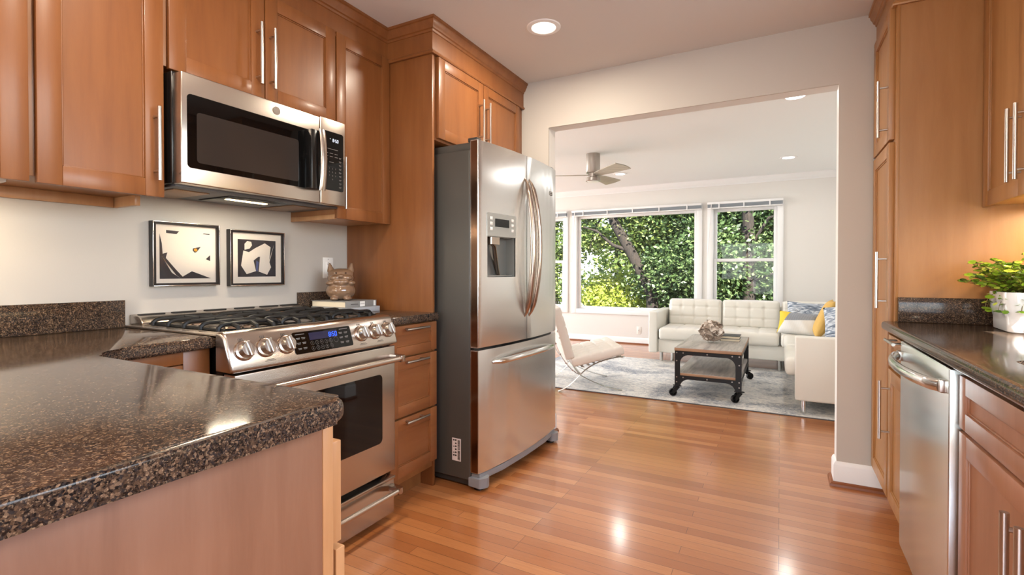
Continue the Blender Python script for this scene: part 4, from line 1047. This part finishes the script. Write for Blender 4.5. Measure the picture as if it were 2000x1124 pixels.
T = thing('sectional_sofa', 'cream leather tufted L-shaped sectional sofa on chrome legs', 'sofa', (-.2, 6.7, 0))
b = B(); box(b, -1.345, 1.02, 6.335, 7.13, .118, .285, .012, 3); box(b, .125, 1.02, 4.60, 6.34, .118, .285, .012, 3); part(T, 'base', b, LEA)
b = B(); box(b, -1.345, 1.03, 7.02, 7.14, .12, .690, .02, 3); part(T, 'back_frame', b, LEA); b = B(); box(b, .91, 1.03, 4.60, 7.02, .12, .690, .02, 3); part(T, 'back_frame', b, LEA)
b = B(); box(b, -1.452, -1.347, 6.29, 7.14, .115, .625, .014, 3); part(T, 'arm', b, LEA)
b = B(); box(b, .105, 1.03, 4.475, 4.585, .115, .617, .014, 3); part(T, 'arm', b, LEA)
def cush(name, cx, cy, cz, w, d, h, tf, M=None, puff=.012, nx=30, ny=30, r_=.03):
    b = B(); rbox(b, w, d, h, r_, nx, ny, 5, puff, tf, M=(Matrix.Translation((cx, cy, cz)) @ (M or Matrix.Identity(4))), bulge=.006)
    return part(T, name, b, LEA, ang=80)
for cx in (-1.0, -.335):
    cush('seat_cushion', cx, 6.61, .355, .655, .66, .145, tufts([-.11, .11], [-.11, .11], .010))
cush('seat_cushion', .44, 6.60, .355, .86, .68, .145, tufts([-.11, .11], [-.11, .11], .008))
for cy in (5.84, 5.01): cush('seat_cushion', .47, cy, .355, .86, .81, .145, tufts([-.2, 0, .2], [-.25, 0, .25], .010))
BM = Matrix.Rotation(R(84), 4, 'X')   # cushion top faces the camera (-Y)
for i, cx in enumerate((-.985, -.328, .36)):
    cush('back_cushion', cx, 6.93, .585, .645 if i < 2 else .68, .35, .16, tufts([-.16, 0, .16], [-.055, .075], .006, .009, .012), BM, .02, 46, 34, .035)
BM2 = Matrix.Rotation(R(-90), 4, 'Z') @ Matrix.Rotation(R(84), 4, 'X')
for cy in (5.85, 5.02): cush('back_cushion', .82, cy, .585, .80, .35, .16, tufts([-.2, 0, .2], [-.055, .075], .010, .010, .008), BM2, .02, 46, 34, .035)
for x, y in ((-1.305, 6.345), (-1.19, 6.46), (-1.30, 7.05), (.02, 6.40), (-.02, 7.05), (.165, 4.53), (.95, 4.53), (.165, 6.30), (.95, 7.05), (.0, 6.36 - .03)):
    zz = RZ if (-2.55 < x < .8 and 4.42 < y < 6.42) else 0
    b = B(); cyl(b, (x, y, zz + .0002), (x, y, .12), .021, .021, 20); part(T, 'leg', b, CHROME)
# pillows
def pillow(label, m, loc, w, h, t, Mrot, extra=None, name='throw_pillow'):
    b = B(); pillow_mesh(b, w, h, t); T = obj(name, b, m, ang=180); T.location = loc; T.rotation_euler = Mrot.to_euler()
    tag(T, label, 'pillow', 'throw pillows on the sectional sofa'); return T
PB = mat('blue_grey_fabric', (120, 134, 150), .9); v = coords(PB); nn = noise_n(PB, coords(PB, (1.2, 6, 1), (0, 0, R(35))), 4, 4, .6, 1.2)
c = ramp(PB, nn, [(.36, (78, 86, 100)), (.47, (128, 140, 156)), (.54, (214, 218, 224)), (.64, (104, 114, 130))]); lk(PB, c, bsdf(PB).inputs['Base Color'])
PY_ = mat('mustard_fabric', (206, 166, 92), .9); bump(PY_, noise_n(PY_, coords(PY_), 40, 3), .4, .01)
PW = mat('striped_patchwork_fabric', (230, 228, 222), .9)
tc = nd(PW, 'ShaderNodeTexCoord'); sp = nd(PW, 'ShaderNodeSeparateXYZ'); lk(PW, tc.outputs['Object'], sp.inputs[0])
st = math_n(PW, 'GREATER_THAN', math_n(PW, 'SINE', math_n(PW, 'MULTIPLY', sp.outputs[0], 900)), .2)
upper_ = math_n(PW, 'GREATER_THAN', math_n(PW, 'ADD', sp.outputs[1], math_n(PW, 'MULTIPLY', sp.outputs[0], -.12)), .028)
c = mixc(PW, math_n(PW, 'MULTIPLY', st, .45), srgb(232, 230, 226), srgb(196, 196, 198))
cg = mixc(PW, math_n(PW, 'MULTIPLY', st, .7), srgb(112, 118, 128), srgb(190, 192, 196)); c = mixc(PW, upper_, c, cg)
yl = math_n(PW, 'LESS_THAN', math_n(PW, 'ADD', sp.outputs[0], math_n(PW, 'MULTIPLY', sp.outputs[1], -.45)), -.145)
c = mixc(PW, yl, c, srgb(226, 196, 66)); lk(PW, c, bsdf(PW).inputs['Base Color'])
def face(nx, ny, nz, roll=0):   # pillow +z points to (nx,ny,nz), its +y stays up
    n = Vector((nx, ny, nz)).normalized(); u = Vector((0, 0, 1)).cross(n).normalized(); v = n.cross(u)
    return Matrix((u, v, n)).transposed().to_4x4() @ Matrix.Rotation(R(roll), 4, 'Z')
pillow('blue-grey patterned throw pillow leaning on the sofa back behind the striped one', PB, (.27, 6.62, .600), .42, .36, .13, face(-.05, -1, .35, -3))
pillow('white, grey and yellow striped lumbar pillow in front on the sofa seat', PW, (.185, 6.33, .548), .42, .26, .13, face(-.15, -1, .32, -4))
pillow('mustard yellow throw pillow standing between the striped and blue-white pillows', PY_, (.405, 6.05, .640), .43, .42, .12, face(-1, .02, .42, 0))
pillow('blue and white throw pillow at the right end, partly hidden by the wall', PB, (.545, 5.50, .632), .42, .42, .14, face(-.55, -.8, .38, 14))
# coffee table
TW = mat('weathered_grey_wood', (146, 138, 130), .42)
nn = noise_n(TW, coords(TW, (9, .8, 9)), 3, 5, .6, .5); c = ramp(TW, nn, [(.3, (134, 128, 124)), (.55, (172, 165, 158)), (.8, (196, 188, 180))]); lk(TW, c, bsdf(TW).inputs['Base Color'])
TWE = wood('table_edge_wood', (168, 132, 104), (146, 110, 84), (186, 150, 120), 'x', .5)
BIR = mat('blackened_iron', (34, 32, 32), .45, .6); RIV = mat('rivet', (150, 142, 134), .35, 1)
tx0, tx1, ty0, ty1, tz = -.832, -.282, 4.60, 5.70, .447
T = thing('coffee_table', 'industrial coffee table with black iron frame, grey wood shelves and caster wheels', 'table', ((tx0 + tx1) / 2, 5.15, RZ))
b = B(); box(b, tx0 + .002, tx1 - .002, ty0 + .002, ty1 - .002, tz - .028, tz, .002); tp = part(T, 'tabletop', b, TW)
b = B(); box(b, tx0, tx1, ty0, ty0 + .003, tz - .028, tz - .002, .001); box(b, tx0, tx1, ty1 - .003, ty1, tz - .028, tz - .002, .001); box(b, tx0, tx0 + .003, ty0, ty1, tz - .028, tz - .002, .001); box(b, tx1 - .003, tx1, ty0, ty1, tz - .028, tz - .002, .001); part(tp, 'edge_band', b, TWE)
b = B(); box(b, tx0 + .012, tx1 - .012, ty0 + .012, ty1 - .012, .196, .222, .002); sh = part(T, 'lower_shelf', b, TW)
b = B(); box(b, tx0 + .012, tx1 - .012, ty0 + .009, ty0 + .012, .196, .221, .001); part(sh, 'edge_band', b, TWE)
def arch_side(y0, axis):
    """frame side plate with rounded arches above and below the shelf"""
    pass
Z0 = .105
def plate(b, a0, a1, fixed, th, axis):
    post = .046; rr = .075
    def add(poly):
        if axis == 'y': prism(b, poly, fixed, fixed + th, 'y')
        else: prism(b, poly, fixed, fixed + th, 'x')
    add([(a0, Z0), (a0 + post, Z0), (a0 + post, tz - .028), (a0, tz - .028)]); add([(a1 - post, Z0), (a1, Z0), (a1, tz - .028), (a1 - post, tz - .028)])
    def rail(zt, zb, top):
        add([(a0 + post, zb), (a1 - post, zb), (a1 - post, zt), (a0 + post, zt)])
        for s, a in ((1, a0 + post), (-1, a1 - post)):
            arc = [(a + s * rr * (1 - math.cos(t)), zb - rr * (1 - math.sin(t))) for t in [math.pi / 2 * k / 8 for k in range(9)]]
            add([(a, zb)] + arc)
    rail(tz - .028, tz - .062, True); rail(.200, .168, False)
for fixed, th, ax in ((ty0 + .004, .005, 'y'), (ty1 - .009, .005, 'y')):
    b = B(); plate(b, tx0 + .003, tx1 - .003, fixed, th, ax); box(b, tx0 + .003, tx1 - .003, fixed, fixed + (.03 if th > 0 and fixed < 5 else -.025), tz - .033, tz - .029); part(T, 'end_frame', b, BIR, smooth=False)
for fixed in (tx0 + .004, tx1 - .009):
    b = B(); plate(b, ty0 + .01, ty1 - .01, fixed, .005, 'x'); part(T, 'side_frame', b, BIR, smooth=False)
b = B()
for x in (tx0 + .02, tx0 + .075, tx1 - .075, tx1 - .02, (tx0 + tx1) / 2):
    for z in (tz - .045, .184): cyl(b, (x, ty0 + .001, z), (x, ty0 + .005, z), .006, .006, 10)
for x in (tx0 + .02, tx1 - .02):
    for z in (.33, .14): cyl(b, (x, ty0 + .001, z), (x, ty0 + .005, z), .006, .006, 10)
for y in (ty0 + .06, ty1 - .06):
    for z in (tz - .045, .184, .33): cyl(b, (tx1 - .005, y, z), (tx1 - .001, y, z), .006, .006, 10)
part(T, 'rivets', b, RIV)
for cx, cy, ang in ((tx0 + .02, ty0 + .03, 205), (tx1 - .02, ty0 + .03, 215), (tx0 + .02, ty1 - .03, 150), (tx1 - .02, ty1 - .03, 40)):
    a = R(ang); dx, dy = math.cos(a), math.sin(a); wx, wy = cx + dx * .038, cy + dy * .038; wr = .034
    b = B(); M = Matrix.Translation((cx, cy, 0)) @ Matrix.Rotation(a, 4, 'Z')
    box(b, -.032, .032, -.028, .028, .098, .106, .002, M=M); cyl(b, (cx, cy, .088), (cx, cy, .1), .02, n=16)
    for s in (-1, 1): 
        t = B(); prism(t, [(-.022, .092), (.026, .092), (.050, RZ + wr + .012), (.044, RZ + wr - .012), (.030, RZ + wr - .008)], s * .018 - .002, s * .018 + .002, 'y'); t.transform(M)
        tm = bpy.data.meshes.new('q'); t.to_mesh(tm); t.free(); b.from_mesh(tm); bpy.data.meshes.remove(tm)
    cf = part(T, 'caster', b, BIR)
    b = B(); ax = Vector((-dy, dx, 0)); c0 = Vector((wx, wy, RZ + wr))
    Mw = Matrix.Translation(c0) @ ax.to_track_quat('Z', 'Y').to_matrix().to_4x4()
    lathe(b, [(wr - .008, -.011), (wr, -.011), (wr, .011), (wr - .008, .011), (wr - .008, -.011)], n=28, M=Mw); lathe(b, [(0, -.012), (.008, -.012), (.008, .012), (0, .012)], n=12, M=Mw)
    for k in range(5):
        t = 2 * math.pi * k / 5; tube(b, [Mw @ Vector((math.cos(t) * .006, math.sin(t) * .006, 0)), Mw @ Vector((math.cos(t) * (wr - .006), math.sin(t) * (wr - .006), 0))], .0045, 6)
    part(cf, 'wheel', b, BIR)
# shell ball
SHM = mat('oyster_shell', (196, 178, 160), .55); island(SHM, [(0, (116, 100, 88)), (.35, (180, 162, 146)), (.7, (218, 204, 190)), (1, (244, 236, 226))])
rnd = random.Random(11); bc = Vector((-.575, 5.08, tz + .112)); b = B()
bmesh.ops.create_icosphere(b, subdivisions=3, radius=.085, matrix=Matrix.Translation(bc))
N = 190
for i in range(N):
    z = 1 - 2 * (i + .5) / N; ph = i * 2.39996; rr = math.sqrt(1 - z * z); n = Vector((math.cos(ph) * rr, math.sin(ph) * rr, z))
    n2 = (n + Vector((rnd.uniform(-.9, .9), rnd.uniform(-.9, .9), rnd.uniform(-.9, .9)))).normalized(); s = rnd.uniform(.020, .032)
    p = bc + n * rnd.uniform(.085, .100); p.z = max(p.z, tz + .016 + s * .3); q = n2.to_track_quat('Z', 'Y'); k = 8; tw = rnd.uniform(0, 6)
    c0 = b.verts.new(p - q @ Vector((0, 0, .010))); r1, r2 = [], []
    for j in range(k):
        a = 2 * math.pi * j / k + tw; w = 1 + .16 * math.sin(3 * a + tw)
        r1.append(b.verts.new(p + q @ Vector((math.cos(a) * s * .6 * w, math.sin(a) * s * .45 * w, -.006)))); r2.append(b.verts.new(p + q @ Vector((math.cos(a) * s * w, math.sin(a) * s * .75 * w, .004 * math.sin(2 * a)))))
    for j in range(k): b.faces.new((c0, r1[j], r1[(j + 1) % k])); b.faces.new((r1[j], r2[j], r2[(j + 1) % k], r1[(j + 1) % k]))
for v in b.verts: v.co.z = max(v.co.z, tz + .0006)
sb = obj('shell_ball', b, SHM, ang=60); tag(sb, 'round cluster of grey-brown shells standing on the coffee table', 'decoration'); origin_to(sb, (bc.x, bc.y, tz))
# stack of books behind the ball
for k, (lab, m_) in enumerate((('grey thin book lying at the bottom beside the shell ball', COVER), ('charcoal thin book on top of the grey one beside the shell ball', mat('charcoal_cover', (58, 56, 56), .5)))):
    Tb = thing('book', lab, 'book', (-.42, 5.33, tz), 0, 'books on the coffee table')
    z0 = tz + .0004 + k * .0265
    b = B(); box(b, -.51, -.345, 5.24, 5.44, z0 + .003, z0 + .023); part(Tb, 'pages', b, PAGES, smooth=False)
    b = B(); box(b, -.515, -.34, 5.235, 5.445, z0, z0 + .003, .0008); box(b, -.515, -.34, 5.235, 5.445, z0 + .023, z0 + .026, .0008); box(b, -.515, -.511, 5.235, 5.445, z0, z0 + .026, .001); part(Tb, 'cover', b, m_)
# lounge chair (local: x forward, y left)
CHL = mat('chair_leather', (226, 218, 208), .42); bump(CHL, noise_n(CHL, coords(CHL), 240, 3), .1, .001)
T = thing('lounge_chair', 'cream tufted leather lounge chair on crossed chrome legs beside the refrigerator', 'chair', (-1.824, 4.284, 0), R(30), local=True)
cw = .64
def bez(P, n=18):
    out = []
    for i in range(n + 1):
        t = i / n; q = [Vector(p) for p in P]
        while len(q) > 1: q = [q[k] * (1 - t) + q[k + 1] * t for k in range(len(q) - 1)]
        out.append(q[0])
    return out
def strap_bar(b, pts2, y, w=.034, t=.010):
    tube(b, [(p.x, y, p.y) for p in pts2], 1, 8, flat=(w / 2, t / 2))
zf = .0105
CA = bez([(-.115, .80), (-.06, .52), (.02, .24), (.206, .157)], 14)[:-1] + bez([(.206, .157), (.33, .085), (.45, .035), (.60, zf + .002)], 12)
CB = bez([(0, zf - .005), (.09, .035), (.15, .10), (.206, .157)], 10)[:-1] + bez([(.206, .157), (.30, .265), (.45, .315), (.625, .330)], 12)
for y in (0, cw):
    b = B(); strap_bar(b, CA, y); strap_bar(b, CB, y); part(T, 'leg_frame', b, CHROME)
b = B()
for (x, z) in ((.60, .322), (.206, .165), (-.09, .70)): tube(b, [(x, .0, z), (x, cw, z)], 1, 8, flat=(.016, .005))
part(T, 'crossbar', b, CHROME)
b = B()
for i in range(7): x = .235 + i * .055; z = .20 + (x - .2) * .29 ; tube(b, [(x, 0, z + .02), (x, cw, z + .02)], 1, 6, flat=(.015, .003))
for i in range(8): z = .27 + i * .06; x = .10 - (z - .24) * .33; tube(b, [(x, 0, z), (x, cw, z)], 1, 6, flat=(.003, .015))
part(T, 'leather_straps', b, mat('strap_leather', (206, 198, 188), .5))
b = B()
for i in range(5):
    p = CA[4 + i * 2]; 
    for yy in (-.006,): cyl(b, (p.x, yy - .012, p.y), (p.x, yy, p.y), .008, n=10)
part(T, 'strap_buckles', b, CHROME)
tf = tufts([-.165, -.055, .055, .165], [-.23, -.115, 0, .115, .23], .011, .0065, .006)
Ms = Matrix.Translation((.37, cw / 2, .333)) @ Matrix.Rotation(R(-14), 4, 'Y')
b = B(); rbox(b, .50, cw + .05, .082, .016, 44, 56, 4, .014, tf, M=Ms); part(T, 'seat_cushion', b, CHL, ang=80)
Mb = Matrix.Translation((.045, cw / 2, .548)) @ Matrix.Rotation(R(-14 + 88), 4, 'Y')
b = B(); rbox(b, .50, cw + .05, .082, .016, 44, 56, 4, .014, tf, M=Mb); part(T, 'back_cushion', b, CHL, ang=80)
# ceiling fan
FANM = mat('fan_nickel', (168, 160, 152), .35, .8); BLD = wood('fan_blade_wood', (184, 178, 164), (150, 142, 130), (206, 200, 186), 'x', .5)
fx, fy = -1.85, 5.33
T = thing('ceiling_fan', 'flush-mount ceiling fan with three weathered wood blades in the living room', 'fan', (fx, fy, CH), 0, local=True)
b = B(); lathe(b, [(0, 0), (.078, 0), (.078, -.205), (.074, -.212), (0, -.212)], n=40); part(T, 'motor_housing', b, FANM)
b = B(); lathe(b, [(0, -.262), (.070, -.262), (.080, -.268), (.082, -.300), (.076, -.306), (0, -.306)], n=40); lk_ = part(T, 'light_kit', b, FANM)
b = B(); lathe(b, [(0, -.3125), (.04, -.3120), (.064, -.309), (.066, -.304), (0, -.304)], n=40); part(lk_, 'light_lens', b, mat('frosted_lens', (236, 238, 238), .3))
b = B(); lathe(b, [(0, -.210), (.05, -.210), (.05, -.264), (0, -.264)], n=24); part(T, 'blade_hub', b, FANM)
for a in (-37, 83, 203):
    b = B(); top, bot = [], []; n = 10
    for i in range(n + 1):
        t = i / n; x = .045 + .50 * t; hw = .032 + .066 * t ** .8; pitch = R(-15) * (1 - .3 * t)
        row_t, row_b = [], []
        for s in (-1, -.33, .33, 1):
            y = s * hw; xx = x + (.028 * (1 - s * s) if i == n else 0)
            row_t.append(b.verts.new((xx, y * math.cos(pitch), -.235 + y * math.sin(pitch) + .004))); row_b.append(b.verts.new((xx, y * math.cos(pitch), -.235 + y * math.sin(pitch) - .004)))
        top.append(row_t); bot.append(row_b)
    for i in range(n):
        for j in range(3): b.faces.new((top[i][j], top[i + 1][j], top[i + 1][j + 1], top[i][j + 1])); b.faces.new((bot[i][j], bot[i][j + 1], bot[i + 1][j + 1], bot[i + 1][j]))
        b.faces.new((top[i][0], bot[i][0], bot[i + 1][0], top[i + 1][0])); b.faces.new((top[i][3], top[i + 1][3], bot[i + 1][3], bot[i][3]))
    b.faces.new(top[0] + bot[0][::-1]); b.faces.new(top[n] + bot[n][::-1])
    b.transform(Matrix.Rotation(R(a), 4, 'Z')); part(T, 'fan_blade', b, BLD)
# ================================================================ OUTSIDE
GR = mat('lawn', (92, 120, 58), .9); lk(GR, ramp(GR, noise_n(GR, coords(GR), 3, 5), [(.3, (62, 66, 52)), (.7, (96, 98, 80))]), bsdf(GR).inputs['Base Color'])
b = B(); box(b, -60, 50, FY + .16, 70, -1.4, -1.2); struct('ground', b, GR, smooth=False)
BARK = mat('bark', (78, 66, 54), .9); bk = noise_n(BARK, coords(BARK, (8, 8, 1.2)), 4, 5, .7); lk(BARK, ramp(BARK, bk, [(.3, (22, 18, 15)), (.7, (52, 42, 33))]), bsdf(BARK).inputs['Base Color']); bump(BARK, bk, .8, .05)
def leafmat(name, stops):
    m = mat(name, stops[0][1], .45); c = island(m, stops)
    tr = nd(m, 'ShaderNodeBsdfTranslucent'); mx = nd(m, 'ShaderNodeMixShader'); mx.inputs[0].default_value = .45
    out = [n for n in m.node_tree.nodes if n.type == 'OUTPUT_MATERIAL'][0]
    lk(m, c, tr.inputs[0]); lk(m, bsdf(m).outputs[0], mx.inputs[1]); lk(m, tr.outputs[0], mx.inputs[2]); lk(m, mx.outputs[0], out.inputs[0]); return m
LG = leafmat('leaves_green', [(0, (56, 74, 36)), (.4, (96, 118, 56)), (.8, (144, 160, 84)), (1, (192, 200, 120))])
LD = leafmat('leaves_deep', [(0, (42, 60, 34)), (.6, (82, 106, 60)), (1, (134, 154, 98))])
LY = leafmat('leaves_yellow', [(0, (104, 124, 46)), (.5, (160, 172, 66)), (1, (214, 214, 110))])
import numpy as np
def foliage(name, T, clusters, n, size, m, seed):
    """clusters: list of (x,y,z,rx,ry,rz,weight)"""
    rs = np.random.RandomState(seed); W_ = np.array([c[6] for c in clusters], float); W_ /= W_.sum()
    idx = rs.choice(len(clusters), n, p=W_); C_ = np.array(clusters)[idx]
    d = rs.normal(size=(n, 3)); d /= np.linalg.norm(d, axis=1)[:, None]; rad = rs.uniform(.55, 1.0, (n, 1)) ** .6
    P = C_[:, :3] + d * C_[:, 3:6] * rad
    # clump: pull towards sub-centres
    sub = P + rs.normal(size=(n, 3)) * .0; k = rs.randint(0, n, n // 22); cen = P[k]; as_ = rs.randint(0, len(cen), n)
    P = cen[as_] + rs.normal(size=(n, 3)) * np.array([.20, .20, .13])
    a = rs.normal(size=(n, 3)); a[:, 2] *= .6; a /= np.linalg.norm(a, axis=1)[:, None]; t = rs.normal(size=(n, 3)); c = np.cross(a, t); c /= np.linalg.norm(c, axis=1)[:, None]
    s = (size * rs.uniform(.6, 1.25, n))[:, None]
    V = np.stack([P - a * s, P - c * s * .55 - a * s * .1, P + a * s, P + c * s * .55 - a * s * .1], 1).reshape(-1, 3)
    o_ = np.array(world_of(T)); V -= o_
    me = bpy.data.meshes.new(name); F_ = np.arange(n * 4).reshape(n, 4); me.from_pydata(V.tolist(), [], F_.tolist()); me.materials.append(m)
    o = bpy.data.objects.new(name, me); COL.objects.link(o); o.parent = T; o['kind'] = 'stuff'; return o
def trunk(b, pts, r0, r1): n = len(pts); tube(b, pts, [r0 + (r1 - r0) * i / (n - 1) for i in range(n)], 12)
def tree(label, base, trunks, clusters, n, size, m, seed, name='tree'):
    T = thing(name, label, 'tree', base); b = B()
    for pts, r0, r1 in trunks: trunk(b, pts, r0, r1)
    if trunks: part(T, 'trunk', b, BARK, ang=60)
    foliage('foliage', T, clusters, n, size, m, seed)
GZ = -1.2
tree('broad green tree with a dark trunk leaning left outside the picture window', (-2.6, 11.6, GZ),
     [([(-2.55, 11.6, GZ), (-2.60, 11.6, .6), (-3.05, 11.6, 1.5), (-3.50, 11.6, 2.3), (-3.75, 11.6, 3.2), (-3.8, 11.6, 4.2)], .15, .09), ([(-3.1, 11.6, 1.6), (-3.5, 11.5, 1.75), (-3.9, 11.5, 2.1), (-4.2, 11.4, 2.2)], .05, .02), ([(-3.7, 11.6, 2.6), (-4.0, 11.7, 2.2), (-4.1, 11.6, 1.7)], .03, .012)],
     [(-3.6, 11.9, 3.6, 1.7, 1.1, 1.0, 3), (-2.6, 12.4, 2.6, 1.0, 1.0, 1.2, 2), (-4.3, 12.0, 1.9, .5, .5, .22, .35)], 36000, .052, LG, 1)
tree('tall deep green tree filling the right half of the picture window', (-1.7, 12.4, GZ),
     [([(-1.75, 12.4, GZ), (-1.8, 12.4, 1), (-1.85, 12.4, 3), (-1.95, 12.4, 5)], .18, .12), ([(-1.45, 12.0, GZ), (-1.45, 12.0, .4), (-1.2, 12.0, 1.2), (-.9, 12.0, 2.2)], .16, .06), ([(-2.5, 12.9, GZ), (-2.5, 12.9, 2), (-2.6, 12.9, 4)], .15, .1)],
     [(-1.5, 12.0, 3.0, 1.5, 1.0, 1.3, 3), (-1.2, 11.8, 1.3, 1.2, .9, 1.0, 3), (-2.1, 12.0, 1.0, .8, .7, .7, 1.2)], 52000, .050, LD, 2)
tree('slim dark-trunked tree centred in the double-hung window at right', (-.45, 11.2, GZ),
     [([(-.55, 11.2, GZ), (-.56, 11.2, 1), (-.58, 11.2, 2), (-.62, 11.2, 4)], .135, .10), ([(-.56, 11.2, 1.6), (-.2, 11.1, 2.2), (.3, 11.1, 2.3), (.8, 11.0, 2.2)], .035, .015), ([(-.56, 11.2, .9), (-.1, 11.1, 1.1), (.4, 11.1, 1.0)], .03, .012)],
     [(.2, 11.9, 2.8, 1.0, .8, 1.2, 3), (-.9, 12.2, 2.6, .5, .8, .9, 1), (.3, 11.8, .9, .9, .6, .6, 1.5)], 24000, .050, LD, 3)
tree('yellow-green sunlit bush low beyond the picture window', (-3.4, 13.0, GZ), [([(-3.4, 13, GZ), (-3.4, 13, .2)], .08, .05)],
     [(-3.5, 13.0, .3, 1.3, .9, .75, 3), (-2.75, 13.4, 1.9, .45, .5, .9, 1.4)], 15000, .055, LY, 4, 'bush')
tree('light green tree seen in the narrow window beside the refrigerator', (-5.3, 12.2, GZ), [([(-5.3, 12.2, GZ), (-5.3, 12.2, 3)], .12, .08)],
     [(-5.2, 12.2, 2.6, .8, .8, 1.3, 3), (-5.3, 12.2, .9, .6, .6, .9, 1.2)], 12000, .055, LG, 5)
tree('pale green bush at the foot of the slim tree in the double-hung window', (-.3, 13.6, GZ), [([(-.3, 13.6, GZ), (-.3, 13.6, .2)], .06, .04)],
     [(-.6, 13.6, .7, 1.6, .8, .9, 3), (.5, 13.9, 2.2, 1.0, .6, 1.0, 2)], 14000, .055, LY, 6, 'bush')
rn = random.Random(9)
for k in range(7):
    x = -9 + k * 2.1; y = 17 + rn.uniform(-1, 2)
    if k == 1: continue
    tree('distant wooded tree behind the near ones, %s' % ['leftmost of its row', '', 'left of the leaning trunk', 'behind the leaning trunk', 'behind the deep green tree', 'between the two right windows', 'rightmost of its row'][k], (x, y, GZ), [([(x, y, GZ), (x, y, 4)], .16, .1)],
         [(x, y, 3.2, 1.4, 1.0, 2.2, 3), (x, y - .5, .6, 1.3, .8, 1.0, 1.2)], 7000, .09, (LG, LD, LG, LY, LG, LY, LG)[k], 20 + k)
# pale neighbouring house
SID = mat('pale_siding', (232, 234, 240), .6)
T = thing('house', 'pale sided neighbouring house glimpsed through the leaves at left', 'house', (-8.5, 26, GZ))
b = B(); prism(b, [(-14, GZ), (-7.2, GZ), (-7.2, 2.9), (-10.6, 4.6), (-14, 2.9)], 26, 33, 'y'); part(T, 'walls', b, SID, smooth=False)
b = B(); prism(b, [(-14.4, 2.75), (-10.6, 4.65), (-6.8, 2.75), (-6.8, 2.95), (-10.6, 4.9), (-14.4, 2.95)], 25.6, 33.4, 'y'); part(T, 'roof', b, mat('roof_shingle', (120, 122, 128), .9), smooth=False)
